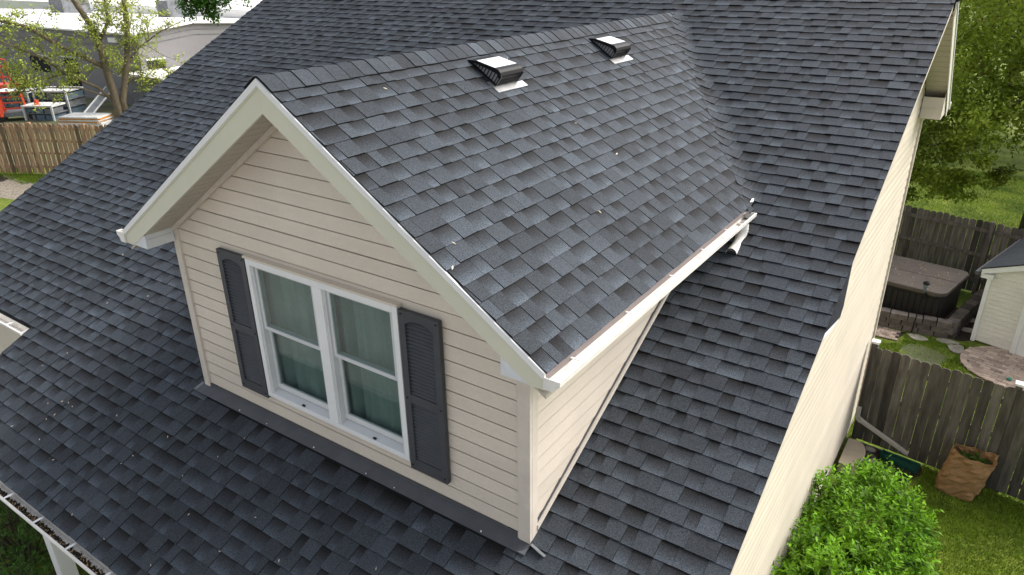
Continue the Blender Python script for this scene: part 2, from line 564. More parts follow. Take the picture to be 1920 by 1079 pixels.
def tab_mesh(mb, rf, tab, clipper=None, disp=None):
    a, b, v, tone, tooth, rr, jit = tab
    g = 0.0010
    jit2 = 0.0025 * (rr - .5)
    head = 0.035
    h0 = 0.0135 if tooth else 0.0080
    hb = -0.0005
    top = min(EXPO + head, rf.vmax - v)

    def hgt(vv): return h0 * (1 - (vv - v) / (EXPO + head) * 0.92)
    cols = [(a + g, b - g)]
    if disp:
        k = max(1, int((b - a) / 0.04))
        cols = [(a + g + (b - a - 2 * g) * i / k, a + g + (b - a - 2 * g) * (i + 1) / k) for i in range(k)]
    for (c0, c1) in cols:
        poly = [(c0, v + jit + jit2), (c1, v + jit - jit2), (c1, v + top), (c0, v + top)]
        if clipper: poly = clipper(poly)
        if len(poly) < 3: continue
        lo = [rf.pt(p[0], p[1], hb) for p in poly]
        hi = [rf.pt(p[0], p[1], hgt(p[1])) for p in poly]
        if disp:
            lo = [q + disp(q) for q in lo]
            hi = [q + disp(q) for q in hi]
        base = len(mb.v)
        k = len(poly)
        mb.v += [tuple(q) for q in lo] + [tuple(q) for q in hi]
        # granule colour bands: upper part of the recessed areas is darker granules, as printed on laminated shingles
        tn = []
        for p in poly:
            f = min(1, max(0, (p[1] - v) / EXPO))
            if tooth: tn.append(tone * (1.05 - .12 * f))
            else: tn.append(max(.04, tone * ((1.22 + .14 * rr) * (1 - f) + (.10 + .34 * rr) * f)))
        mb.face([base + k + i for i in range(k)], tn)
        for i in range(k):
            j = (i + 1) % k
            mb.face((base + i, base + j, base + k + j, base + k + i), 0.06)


def split_tabs(rf, parent, field_name, limit, visible, clipper=None, disp=None, dispzone=None):
    sc = []
    for i, tb in enumerate(rf.tabs):
        c = rf.pt((tb[0] + tb[1]) / 2, tb[2] + EXPO / 2)
        u, v = px(c)
        if 0 < u < 1920 and 0 < v < 1079 and visible(c):
            q = [px(rf.pt(*t)) for t in ((tb[0], tb[2]), (tb[1], tb[2]), (tb[1], tb[2] + EXPO), (tb[0], tb[2] + EXPO))]
            ar = abs(sum(q[k][0] * q[(k + 1) % 4][1] - q[(k + 1) % 4][0] * q[k][1] for k in range(4))) / 2
            sc.append((ar, i))
    sc.sort(reverse=True)
    big = {i for _, i in sc[:limit]}
    field = MB()
    for i, tb in enumerate(rf.tabs):
        c = rf.pt((tb[0] + tb[1]) / 2, tb[2] + EXPO / 2)
        zone = dispzone(c) if dispzone else False
        m = MB() if i in big else field
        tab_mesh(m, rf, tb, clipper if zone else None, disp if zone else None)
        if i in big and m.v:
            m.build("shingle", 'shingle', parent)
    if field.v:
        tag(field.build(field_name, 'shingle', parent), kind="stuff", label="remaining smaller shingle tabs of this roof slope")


# main roof -----------------------------------------------------------------
ml = math.hypot(1, MS)
y_of = lambda v: YB + v / ml            # v measured up the slope from the porch eave
mr = Roof((0, YB, mroof(YB)), (1, 0, 0), (0, 1, MS))


def main_lim(v):
    y = y_of(v)
    return (left_edge(y) if y > -0.30 else -3.2), XR


def valley_y(x): return (HD - abs(x - W / 2) * TD - MZ) / MS


def main_keep(u, v, a, b):
    y = y_of(v)
    if y > -0.1 and a > 0.10 and b < W - 0.10 and y < valley_y(u) - 0.45: return False      # inside the dormer
    if y > 0.3 and -0.3 < u < W / 2 and y < valley_y(u) - 0.3 and u > 0.1: return False
    return True


vrow = (2.591 * 1.29 - YB) * ml
v0 = vrow - math.floor(vrow / EXPO) * EXPO - EXPO
v0 = v0 if v0 > -0.03 else v0 + EXPO
mr.vmax = (YR - YB) * ml
tab_rows(mr, v0, (YR - YB) * ml - 0.02, main_lim, main_keep, 11)
# valley between the main roof and the dormer's right slope
vd = Vector((1, -TD / MS, -TD)).normalized()                      # down the valley
A0 = Vector((W / 2, valley_y(W / 2), HD))
n1 = mr.N
perp = n1.cross(vd).normalized()
if perp.x < 0: perp = -perp                                       # away from the dormer, in the main plane
FIL = 0.10


def vdist(q): return (Vector(q) - A0).dot(perp)


def vdisp(q):
    d = vdist(q)
    if d >= FIL: return Vector((0, 0, 0))
    return n1 * (0.888 / (4 * FIL) * (FIL - d) ** 2 + 0.004 * min(1, (FIL - d) / FIL))


def vclip(poly):
    # keep tabs down to 7 cm past the valley line, on the dormer side
    p0 = mr.pt(0, 0)
    c = (p0 - A0).dot(perp) + 0.075
    return clip(poly, mr.U.dot(perp), mr.V.dot(perp), c)


def vzone(c): return c.x > W / 2 + 0.01 and c.x < W + EV + 0.1 and -0.7 < vdist(c) < 0.5 and c.y > 3.2


def main_vis(c):
    if 0.1 < c.x < W and c.y > 0: return False
    if 0 < c.x < W + EV + 0.2 and c.y < valley_y(c.x) and c.y > 2.2: return False
    if c.x < 0.1 and c.y > 0.2 and c.x > -1.2: return False
    return True


md = MB()   # deck under the shingles
md.prism([(left_edge(YR), YR, mroof(YR) - .004), (left_edge(-.29), -.29, mroof(-.29) - .004), (-3.19, -.29, mroof(-.29) - .004), (-3.19, YB + .01, mroof(YB + .01) - .004),
          (XR - .008, YB + .01, mroof(YB + .01) - .004), (XR - .008, YR, mroof(YR) - .004)], (0, 0, -0.035))
main_roof = md.build("main_roof", 'deck', house)
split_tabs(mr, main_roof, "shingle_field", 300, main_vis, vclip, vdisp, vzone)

# rear slope of the house
rl = math.hypot(1, TD)
YE = 9.22
XQ = 5.268                       # rear rake
rr_ = Roof((0, YE, mroof(YR) - TD * (YE - YR)), (-1, 0, 0), (0, -1, TD))
rm = MB()
rm.prism([(left_edge(YR), YR + .002, mroof(YR) - .006), (XQ - .012, YR + .002, mroof(YR) - .006), (XQ - .012, YE, mroof(YR) - .006 - TD * (YE - YR)), (left_edge(YR), YE, mroof(YR) - .006 - TD * (YE - YR))], (0, 0, -0.03))
rear_roof = rm.build("rear_roof", 'deck', house)
rr_.vmax = (YE - YR) * rl
tab_rows(rr_, 0, (YE - YR) * rl - .02, lambda v: (-XQ, 6.6), lambda *a: True, 5)
split_tabs(rr_, rear_roof, "shingle_field", 0, lambda c: False)

# dormer roof ---------------------------------------------------------------
dl = math.hypot(1, TD)
dv_ = Vector((-1, 0, TD)).normalized()
dr = Roof((W + EV + 0.02, 0, HE - 0.013), (0, 1, 0), (-1, 0, TD))
slope_len = (W / 2 + EV + .02) * dl
y_back = valley_y(W / 2)


def dr_keep(u, v, a, b):
    x = W + EV + .02 - v / dl
    return a < valley_y(x) + 0.12


dr.vmax = slope_len - .012
tab_rows(dr, 0.0, slope_len - 0.09, lambda v: (-OV - 0.004, y_back + .4), dr_keep, 21)
dk = MB()
zt = HD - .008
P1 = [(W / 2, -OV + .004, zt), (W / 2, y_back, zt), (W + EV, (HE - MZ) / MS, HE - .008), (W + EV, -OV + .004, HE - .008)]
dk.prism(P1, (0, 0, -0.03))
dormer_roof = dk.build("dormer_roof", 'deck', house)
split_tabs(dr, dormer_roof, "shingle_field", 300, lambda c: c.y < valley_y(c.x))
dlf = Roof((-EV - 0.02, 0, HE - 0.013), (0, -1, 0), (1, 0, TD))
dlf.vmax = slope_len - .012
tab_rows(dlf, 0.0, slope_len - 0.09, lambda v: (-(y_back + .4), OV + 0.004), lambda u, v, a, b: -b < valley_y(-EV + v / dl) + .12, 22)
dk2 = MB()
dk2.prism([(W / 2 - .001, -OV + .004, zt), (-EV, -OV + .004, HE - .008), (-EV, (HE - MZ) / MS, HE - .008), (W / 2 - .001, y_back, zt)], (0, 0, -0.03))
dleft = dk2.build("dormer_roof", 'deck', house)
split_tabs(dlf, dleft, "shingle_field", 0, lambda c: False)
# ridge caps
y = -OV - .006
ri = random.Random(4)
while y < y_back - .02:
    m = MB()
    ln = EXPO * .97 + .03
    cw = 0.148
    tn = 0.5 + ri.gauss(0, .075)
    rise0, rise1 = 0.024, 0.018
    prof = [(-cw, -cw * TD - .002), (-cw * .5, -cw * .5 * TD), (-.035, -.025), (-.015, -.014), (.015, -.014), (.035, -.025), (cw * .5, -cw * .5 * TD), (cw, -cw * TD - .002)]
    jx = ri.uniform(-.004, .004)
    bend = 0.0
    b0 = len(m.v)
    for yy, rz in ((y, rise0), (y + ln, rise1)):
        for (x, z) in prof: m.v.append((W / 2 + x + jx + bend * 1.2, yy, HD + z + rz + bend * .35))
        for (x, z) in prof: m.v.append((W / 2 + x * .99 + jx + bend * 1.2, yy, HD + z + rz - .0085 + bend * .35))
    k = len(prof)
    for i in range(k - 1):
        m.face((b0 + i, b0 + i + 1, b0 + 2 * k + i + 1, b0 + 2 * k + i)[::-1], tn)
        m.face((b0 + i, b0 + k + i, b0 + k + i + 1, b0 + i + 1)[::-1], 0.16)
    m.face((b0 + k - 1, b0 + 2 * k - 1, b0 + 4 * k - 1, b0 + 3 * k - 1), .1)
    m.face((b0, b0 + k, b0 + 3 * k, b0 + 2 * k)[::-1], .1)
    m.build("ridge_cap", 'shingle', dormer_roof)
    y += EXPO * .97

# ------------------------------------------------------------------ siding
BH = 0.1262
bumpj = random.Random(3)


def rake_x(z, side):
    """inside limit of the front wall under the rake soffit, at height z"""
    zz = z + 0.10
    dx = (HD - zz) / TD
    return (max(0.06, W / 2 - dx) if side < 0 else min(W - 0.075, W / 2 + dx))


dormer_wall = None
m = MB()
# backing wall with the window opening left free
WX0, WX1, WZ0, WZ1 = 1.06, 2.775, 0.240, 1.595
gab = HE + .02
for (a, b) in (([(0.01, 0), (WX0 + .03, 0), (WX0 + .03, gab), (0.01, gab)], 0), ([(WX1 - .03, 0), (W - .01, 0), (W - .01, gab), (WX1 - .03, gab)], 0),
               ([(WX0 + .03, 0), (WX1 - .03, 0), (WX1 - .03, WZ0 + .03), (WX0 + .03, WZ0 + .03)], 0),
               ([(WX0 + .03, WZ1 - .03), (WX1 - .03, WZ1 - .03), (WX1 - .03, gab), (WX0 + .03, gab)], 0)):
    m.prism([(x, 0.02, z - (.05 if z == 0 else 0)) for x, z in a], (0, 0.06, 0))
m.prism([(0.05, .02, gab), (W - .05, .02, gab), (W / 2, .02, HD - .09)], (0, .06, 0))
dormer_wall = m.build("dormer_wall", 'siding', house)


def lap(m, a0, a1, f0, f1, t0, t1, gap=.0062, sig=.011):
    """one lapped board: a = back bottom, f = front bottom, t = top (pairs of ends); the lower edge is rolled under"""
    V_ = [Vector(q) for q in (a0, a1, f0, f1, t0, t1)]
    up = Vector((0, 0, 1))
    g = up * gap                       # open shadow gap above the board below
    h0, h1 = V_[2].lerp(V_[0], .5), V_[3].lerp(V_[1], .5)
    k0, k1 = h0.lerp(V_[0], .35), h1.lerp(V_[1], .35)
    b = len(m.v)
    m.v += [tuple(q) for q in (V_[0] + g, V_[1] + g, k0 + g, k1 + g, h0 + g + up * .004, h1 + g + up * .004, V_[4], V_[5])]
    tn = .5 + bumpj.gauss(0, sig)
    for q in ((b, b + 1, b + 3, b + 2), (b + 2, b + 3, b + 5, b + 4), (b + 4, b + 5, b + 7, b + 6), (b, b + 2, b + 4, b + 6), (b + 1, b + 7, b + 5, b + 3)): m.face(q, tn)


def board_front(x0b, x1b, x0t, x1t, z0, z1, yb=0.0, lip=0.018):
    m = MB()
    j = bumpj.uniform(-.001, .001)
    f = yb - lip + j
    t = yb - 0.002
    zm = z0 + (z1 - z0) * .12
    b = len(m.v)
    lap(m, (x0b, yb + .006, z0), (x1b, yb + .006, z0), (x0b, f, z0), (x1b, f, z0), (x0t, t, z1), (x1t, t, z1))
    return m.build("siding_board", 'siding', dormer_wall)


z = 0.003
row = 0
while z < HD - 0.14:
    z1 = z + BH
    xl0, xr0, xl1, xr1 = rake_x(z, -1), rake_x(z, 1), rake_x(z1, -1), rake_x(z1, 1)
    if xr1 - xl1 < 0.03: xl1 = xr1 = (xl1 + xr1) / 2
    if z1 > WZ0 + .012 and z < WZ1 - .012:
        # pieces left and right of the window, plus the strip above or below it
        board_front(xl0, WX0 - .004, xl1, WX0 - .004, z, z1)
        board_front(WX1 + .004, xr0, WX1 + .004, xr1, z, z1)
        if z < WZ0: board_front(WX0 - .004, WX1 + .004, WX0 - .004, WX1 + .004, z, WZ0 - .004)
        if z1 > WZ1: board_front(WX0 - .004, WX1 + .004, WX0 - .004, WX1 + .004, WZ1 + .004, z1)
    elif row in (13, 14):
        board_front(xl0, 0.545, xl1, 0.545, z, z1)
        board_front(0.549, xr0, 0.549, xr1, z, z1, yb=-.0035)
    else:
        board_front(xl0, xr0, xl1, xr1, z, z1)
    z = z1
    row += 1

# corner trims of the dormer
m = MB()
m.box((W - .085, -.026, -.05), (W + .022, .004, HE + .03))
m.box((W + .004, .0045, -.02), (W + .0225, .075, HE - .12))
m.box((W - .072, -.030, -.05), (W + .0255, -.0262, HE - .12))
m.build("corner_trim", 'trim', house, bevel=.003)
m = MB()
m.box((-.022, -.026, -.05), (0.062, .004, HE + .03))
m.box((-.0225, .0045, 0), (-.004, .075, HE - .12))
m.build("corner_trim", 'trim', house, bevel=.003)

# right cheek of the dormer
m = MB()
m.prism([(W - .012, .05, -.1), (W - .012, .05, HE + .06), (W - .012, (HE - MZ) / MS + .1, HE + .06)], (-.05, 0, 0))
cheek = m.build("dormer_cheek", 'siding', house)
z = 0.003 - BH
while z < HE - .02:
    z1 = min(z + BH, HE - .01)
    ye0, ye1 = (z - MZ) / MS, (z1 - MZ) / MS
    m = MB()
    ys = 0.078
    if ye1 > ys + .02:
        f, t = W + .018, W + .002
        zz0 = z
        e0 = max(ye0, ys)
        za = max(z, mroof(ys))
        b = 0
        lap(m, (W - .004, ys, za), (W - .004, e0, za), (f, ys, za), (f, e0, za), (t, ys, z1), (t, ye1, z1))
        m.build("siding_board", 'siding', cheek)
    z += BH
# channel running up the roof at the foot of the cheek
m = MB()
ya, yb_ = 0.07, (HE - MZ) / MS - .15
m.prism([(W + .012, ya, mroof(ya) + .035), (W + .012, yb_, mroof(yb_) + .035), (W + .012, yb_, mroof(yb_) + .075), (W + .012, ya, mroof(ya) + .075)], (.020, 0, 0))
m.build("wall_channel", 'trim', house)
m = MB()
m.prism([(W + .008, ya, mroof(ya) + .004), (W + .008, yb_, mroof(yb_) + .004), (W + .008, yb_, mroof(yb_) + .095), (W + .008, ya, mroof(ya) + .095)], (.009, 0, 0))
m.build("step_flashing", 'flash', house)
# left cheek, plain (unseen from the front)
m = MB()
m.prism([(.012, .05, -.1), (.012, .05, HE + .06), (.012, (HE - MZ) / MS + .1, HE + .06)], (.05, 0, 0))
m.build("dormer_cheek", 'siding', house)

# apron flashing at the foot of the dormer
m = MB()
N0 = Vector((0, -MS, 1)).normalized()


def on_main(x, y, h): return Vector((x, y, mroof(y))) + N0 * h


m.prism([on_main(-.10, -.105, .0165), on_main(W + .03, -.105, .0165), on_main(W + .03, 0.0, .0165), on_main(-.075, 0.0, .0165)], N0 * .003)
m.prism([(-.03, -.012, -.03), (W + .01, -.012, -.03), (W + .01, -.012, .012), (-.03, -.012, .012)], (0, -.004, 0))
m.build("apron_flashing", 'flash', house)
m = MB()
m.prism([on_main(-.103, -.10, .0205), on_main(-.06, -.09, .0205), on_main(-.04, -.01, .0205), on_main(-.08, -.01, .0205)], N0 * .002)
m.prism([on_main(W - .04, -.10, .0205), on_main(W + .028, -.10, .0205), on_main(W + .025, -.05, .0205), on_main(W + .0, -.08, .0205)], N0 * .002)
m.build("flashing_corner", 'steel', house)
m = MB()
m.bar(on_main(W + .035, -.02, .022), on_main(W + .17, -.05, .018), .022, .005)
m.build("flashing_tab", 'steel', house)
for k, (x, s) in enumerate(((.62, .9), (1.02, .7), (1.66, 1), (2.3, .8), (2.62, .7), (3.5, 1))):
    m = MB()
    c = on_main(x, -.088, .0195)
    m.tube([c, c + N0 * .006], [.007 * s, .005 * s], n=7)
    m.build("nail_head", 'white', house)

# ------------------------------------------------------------------ window
win = empty("window", ((WX0 + WX1) / 2, -.02, WZ0), house)
XM = (WX0 + WX1) / 2 + 0.012


def ring(m, x0, x1, z0, z1, wl, wr, wb, wt, y0, y1):
    m.box((x0, y0, z0), (x0 + wl, y1, z1))
    m.box((x1 - wr, y0, z0), (x1, y1, z1))
    m.box((x0 + wl, y0, z0), (x1 - wr, y1, z0 + wb))
    m.box((x0 + wl, y0, z1 - wt), (x1 - wr, y1, z1))


m = MB()
ring(m, WX0, WX1, WZ0, WZ1, .050, .050, .045, .058, -.052, .05)
m.box((XM - .052, -.0535, WZ0 + .045), (XM + .052, .05, WZ1 - .058))
m.build("frame", 'white', win, bevel=.004)
m = MB()
m.box((WX0 - .012, -.062, WZ1 + .002), (WX1 + .012, .002, WZ1 + .022))
m.build("drip_cap", 'siding', win)
for hx0, hx1 in ((WX0 + .05, XM - .052), (XM + .052, WX1 - .05)):
    zmid = (WZ0 + WZ1) / 2 + .015
    zb, zt_ = WZ0 + .045, WZ1 - .058
    # jamb liners and sloped sill
    m = MB()
    m.box((hx0, -.036, zb), (hx0 + .022, .049, zt_))
    m.box((hx1 - .022, -.036, zb), (hx1, .049, zt_))
    m.prism([(hx0 + .022, -.044, zb), (hx1 - .022, -.044, zb), (hx1 - .022, .049, zb + .035), (hx0 + .022, .049, zb + .035)], (0, 0, -.004))
    m.build("jamb_liner", 'sash', win)
    # upper sash sits in front of the lower one
    us = MB()
    ring(us, hx0 + .023, hx1 - .023, zmid, zt_ - .001, .030, .030, .034, .026, -.022, .006)
    us.build("upper_sash", 'sash', win, bevel=.003)
    m = MB()
    m.box((hx0 + .053, -.011, zmid + .034), (hx1 - .053, -.007, zt_ - .027))
    m.build("pane", 'glass', win)
    ls = MB()
    ring(ls, hx0 + .023, hx1 - .023, zb + .038, zmid + .03, .036, .036, .05, .030, .010, .038)
    ls.build("lower_sash", 'sash', win, bevel=.003)
    m = MB()
    m.box((hx0 + .059, .022, zb + .088), (hx1 - .059, .026, zmid))
    m.build("pane", 'glass', win)
    m = MB()
    m.box(((hx0 + hx1) / 2 + .02, -.043, zb + .004), ((hx0 + hx1) / 2 + .05, -.03, zb + .018))
    m.build("weep_cover", 'black', win)

# curtains behind the panes
for hx0, hx1, lab in ((WX0 + .03, XM - .01, "grey-green curtain behind the window half beside the left shutter"), (XM + .01, WX1 - .03, "grey-green curtain behind the window half nearer the gutter")):
    m = MB()
    n_ = 64
    for i in range(n_):
        xa, xb = hx0 + (hx1 - hx0) * i / n_, hx0 + (hx1 - hx0) * (i + 1) / n_

        def fy(x): return .095 + .010 * math.sin(x * 27) + .006 * math.sin(x * 57 + 1) + .05 * math.exp(-((x - hx0 - .17) / .035) ** 2)
        m.poly([(xa, fy(xa), .02), (xb, fy(xb), .02), (xb, fy(xb) - .008, WZ1 + .05), (xa, fy(xa) - .008, WZ1 + .05)])
    o = m.build("curtain", 'curtain', smooth=True)
    tag(o, lab, "curtain", "curtains behind the dormer window")
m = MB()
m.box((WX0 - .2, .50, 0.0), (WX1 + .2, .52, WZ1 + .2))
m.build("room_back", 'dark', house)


# shutters
def shutter(x0, x1, z0, z1, lab):
    y0, y1 = -.052, -.0145
    s = empty("shutter", ((x0 + x1) / 2, y1, z0), house)
    tag(s, label=lab)
    m = MB()
    st = .058
    zr = z0 + (z1 - z0) * .475
    m.box((x0, y0, z0), (x0 + st, y1, z1))
    m.box((x1 - st, y0, z0), (x1, y1, z1))
    m.box((x0 + st, y0 + .001, z0), (x1 - st, y1, z0 + .10))
    m.box((x0 + st, y0 + .001, zr - .038), (x1 - st, y1, zr + .038))
    # arched top rail
    n_ = 10
    for i in range(n_):
        xa, xb = x0 + st + (x1 - x0 - 2 * st) * i / n_, x0 + st + (x1 - x0 - 2 * st) * (i + 1) / n_
        f = lambda x: z1 - .105 + .040 * math.sin(math.pi * (x - x0 - st) / (x1 - x0 - 2 * st)) ** .6 if x0 + st + 1e-6 < x < x1 - st - 1e-6 else z1 - .105
        m.prism([(xa, y0 + .001, f(xa)), (xb, y0 + .001, f(xb)), (xb, y0 + .001, z1), (xa, y0 + .001, z1)], (0, y1 - y0 - .001, 0))
    m.box((x0 + st - .002, y1 - .006, z0 + .05), (x1 - st + .002, y1 - .001, z1 - .05))
    m.build("stile_frame", 'shutter', s)
    for (za, zb) in ((z0 + .10, zr - .038), (zr + .038, z1 - .072)):
        k = int(round((zb - za) / .031))
        dz = (zb - za) / k
        for i in range(k):
            zz = za + i * dz
            mm = MB()
            mm.hexa([(x0 + st, y0 + .010, zz + .001), (x1 - st, y0 + .010, zz + .001), (x1 - st, y1 - .006, zz + dz * .75), (x0 + st, y1 - .006, zz + dz * .75),
                     (x0 + st, y0 + .009, zz + .0055), (x1 - st, y0 + .009, zz + .0055), (x1 - st, y1 - .006, zz + dz * .75 + .006), (x0 + st, y1 - .006, zz + dz * .75 + .006)])
            mm.build("louver_slat", 'shutter', s)
    for (xx, zz) in ((x0 + .025, z1 - .03), (x1 - .025, z1 - .03), (x0 + .025, zr), (x1 - .025, zr), (x0 + .025, z0 + .04), (x1 - .025, z0 + .04)):
        mm = MB()
        mm.tube([(xx, y0 - .004, zz), (xx, y0 + .002, zz)], .0075, n=8)
        mm.build("screw_cap", 'black', s)


shutter(2.785, 3.160, .190, 1.583, "charcoal louvred shutter on the gutter side of the window")
shutter(.672, 1.046, .205, 1.596, "charcoal louvred shutter near the far corner of the dormer")

# ------------------------------------------------------------------ rakes, soffits, returns
FD = 0.245        # fascia depth, measured vertically
for side in (-1, 1):
    X = lambda dx: W / 2 + side * dx
    e = W / 2 + EV
    m = MB()
    dpt = .05
    m.prism([(X(.0005), -OV, HD - dpt), (X(e), -OV, HE - dpt), (X(e), -OV, HE - .135), (X(e - .105), -OV, HE - .135), (X(0.0005), -OV, HD - dpt - FD + .06)], (0, .022, 0))
    m.build("rake_fascia", 'fascia', house)
    m = MB()
    m.prism([(X(.0), -OV - .014, HD - .004), (X(e + .012), -OV - .014, HE - .012), (X(e + .012), -OV - .014, HE - .060), (X(.0), -OV - .014, HD - .052)], (0, .013, 0))
    m.build("drip_edge", 'white', house)
    # narrow shadow board under the drip edge
    m = MB()
    m.prism([(X(.0), -OV - .006, HD - .050), (X(e), -OV - .006, HE - .050), (X(e), -OV - .006, HE - .066), (X(.0), -OV - .006, HD - .066)], (0, .005, 0))
    m.build("drip_trim", 'fascia', house)
    # soffit panels
    sf = MB()
    zs = -.075 - FD * .55
    sf.prism([(X(0), -OV + .022, HD + zs), (X(e), -OV + .022, HE + zs), (X(e), -.03, HE + zs), (X(0), -.03, HD + zs)], (0, 0, .02))
    so = sf.build("soffit", 'soffit', house)
    k = 22
    for i in range(k):
        a = (e - .30) * i / k
        b = (e - .30) * (i + 1) / k - .012
        pm = MB()
        pm.prism([(X(a), -OV + .023, HD + zs - a * TD), (X(b), -OV + .023, HD + zs - b * TD), (X(b), -.031, HD + zs - b * TD), (X(a), -.031, HD + zs - a * TD)], (0, 0, -.007))
        pm.build("soffit_panel", 'soffit', so)
    # frieze strip where soffit meets siding
    m = MB()
    m.prism([(X(0), -.045, HD + zs - .008), (X(e - .28), -.045, HD + zs - .008 - (e - .28) * TD), (X(e - .28), -.045, HD + zs - .05 - (e - .28) * TD), (X(0), -.045, HD + zs - .05)], (0, .03, 0))
    m.build("frieze_strip", 'trim', house)
    # boxed eave return
    zb = 1.528
    er = empty("eave_return", (X(W / 2 + EV / 2), -.14, zb), house)
    m = MB()
    x_in = W / 2 - .012
    x_out = W / 2 + EV - .035
    zin = HD - (x_in) * TD - FD + .03
    m.prism([(X(x_in), -OV + .005, zb), (X(x_out), -OV + .005, zb), (X(x_out), -OV + .005, zb + .012), (X(x_in), -OV + .005, zin)], (0, .016, 0))
    m.build("front_panel", 'whitewood', er)
    m = MB()
    m.box((min(X(x_in), X(x_out)), -OV + .022, zb), (max(X(x_in), X(x_out)), .7, zb + .012))
    m.build("bottom_panel", 'whitewood', er)
    for i in range(2):
        m = MB()
        z0_, z1_ = zb + .003 + i * .085, zb + .083 + i * .085
        y0_, y1_ = -OV + .022, -.032
        xa = X(x_in)
        xo = X(x_in - .010)
        m.hexa([(xo, y0_, z0_), (xo, y1_, z0_), (xa, y1_, z0_), (xa, y0_, z0_), (X(x_in - .002), y0_, z1_), (X(x_in - .002), y1_, z1_), (xa, y1_, z1_), (xa, y0_, z1_)])
        m.build("return_board", 'whitewood', er)
    # eave fascia behind the gutter
    m = MB()
    yend = (HE - MZ) / MS
    m.box((min(X(e - .02), X(e - .002)), -OV + .023, HE - .15), (max(X(e - .02), X(e - .002)), yend - .12, HE - .03))
    m.build("eave_fascia", 'fascia', house)
    m = MB()
    x0_, x1_ = X(W / 2 + .02), X(e - .021)
    m.box((min(x0_, x1_), .702, HE - .15), (max(x0_, x1_), yend - .22, HE - .14))
    m.build("eave_soffit", 'soffit', house)


# ------------------------------------------------------------------ gutters
def gutter(name_lab, A, B, out, top, wd=.115, ht=.095, straps=(), endA=True, endB=True, floor='gutterfloor', drip=True, strap_w=.026):
    """K-style trough from A to B (back top edge), `out` = outward unit vector"""
    A, B, out = Vector((*A, top)), Vector((*B, top)), Vector((*out, 0))
    d = (B - A).normalized()
    gt = empty("gutter", tuple((A + B) / 2 - Vector((0, 0, ht))), house)
    if name_lab: tag(gt, label=name_lab)
    Z = Vector((0, 0, 1))
    prof = [(0, 0), (0, -ht), (wd * .62, -ht), (wd * .72, -ht * .62), (wd, -ht * .38), (wd, -.012), (wd + .004, 0), (wd - .014, .001)]
    m = MB()
    b = 0
    inner = [(p[0] + (.003 if p[0] == 0 else -.003), p[1] + (.003 if p[1] < -.05 else 0)) for p in prof[:6]] + [(wd - .003, -.014), (wd - .014, -.006)]
    for q in (A, B):
        for p in prof: m.v.append(tuple(q + out * p[0] + Z * p[1]))
        for p in inner: m.v.append(tuple(q + out * p[0] + Z * p[1]))
    k = len(prof)
    for i in range(k - 1):
        m.face((i, i + 1, 2 * k + i + 1, 2 * k + i))
        m.face((k + i, 3 * k + i, 3 * k + i + 1, k + i + 1))
    m.face((k - 1, 2 * k - 1, 4 * k - 1, 3 * k - 1))
    m.face((0, 2 * k, 3 * k, k))
    m.build("trough", 'gutter', gt)
    m = MB()
    q = [A + out * .005 + Z * (-ht + .006), B + out * .005 + Z * (-ht + .006), B + out * wd * .6 + Z * (-ht + .006), A + out * wd * .6 + Z * (-ht + .006)]
    m.poly(q)
    m.build("trough_floor", floor, gt)
    for en, q, sg in ((endA, A, -1), (endB, B, 1)):
        if not en: continue
        m = MB()
        m.prism([q + out * (p[0]) + Z * p[1] for p in prof[:7]], d * (sg * .006))
        m.build("end_cap", 'gutter', gt)
    for s in straps:
        q = A + d * s
        m = MB()
        m.bar(q + out * .0 + Z * -.012, q + out * (wd - .006) + Z * -.010, strap_w, .004)
        m.build("strap", 'white', gt)
    return gt


yend = (HE - MZ) / MS
gr = gutter("white gutter along the visible eave of the dormer", (W + EV + .005, -OV - .012), (W + EV + .005, yend - .20), (1, 0), HE - .035, straps=(.30, 1.05, 1.80, 2.45, 3.02), ht=.080, strap_w=.015)
gutter("short white gutter end beyond the far rake of the dormer", (-EV - .005, -OV - .012), (-EV - .005, yend - .20), (-1, 0), HE - .035, straps=(.2, .8, 1.4, 2.0, 2.6))
# brown drip edge strip between shingles and trough
m = MB()
m.prism([(W + EV + .008, -OV, HE - .018), (W + EV + .008, yend - .2, HE - .018), (W + EV + .012, yend - .2, HE - .068), (W + EV + .012, -OV, HE - .068)], (.003, 0, 0))
m.build("drip_edge", 'dripbrown', house)
# diverter flashing past the end of the trough
m = MB()
m.prism([(W + EV + .012, yend - .26, HE - .055), (W + EV + .040, yend - .20, HE - .040), (W + EV + .022, yend + .02, HE + .030), (W + EV + .004, yend + .0, HE + .035)], (0, 0, .004))
m.build("kickout_flashing", 'gutter', house)
# ribbed elbow under the trough
m = MB()
cx, cz, cyy = W + EV + .062, HE - .135, yend - .40
path, rad = [(cx, cyy + .02, HE - .09), (cx, cyy + .02, HE - .12)], [.048, .050]
for i in range(25):
    th = R(86) * i / 24
    path.append((cx, cyy + .02 - .22 * (1 - math.cos(th)) - .02 * i / 24, cz - .165 * math.sin(th)))
    rad.append(.050 + (.004 if i % 2 else 0))
path.append((cx, path[-1][1] - .05, path[-1][2] - .004)); rad.append(.052)
m.tube(path, rad, n=14, cap=False)
m.build("outlet_elbow", 'gutter', gr, smooth=True)
m = MB()
m.tube([(cx, path[-1][1] + .03, path[-1][2]), (cx, path[-1][1] + .031, path[-1][2])], .048, n=14)
m.build("elbow_mouth", 'steel', gr)
m = MB()
m.tube([(W + EV + .05, yend - .55, HE - .1235), (W + EV + .05, yend - .55, HE - .1215)], .022, n=12)
m.build("outlet_hole", 'dark', gr)

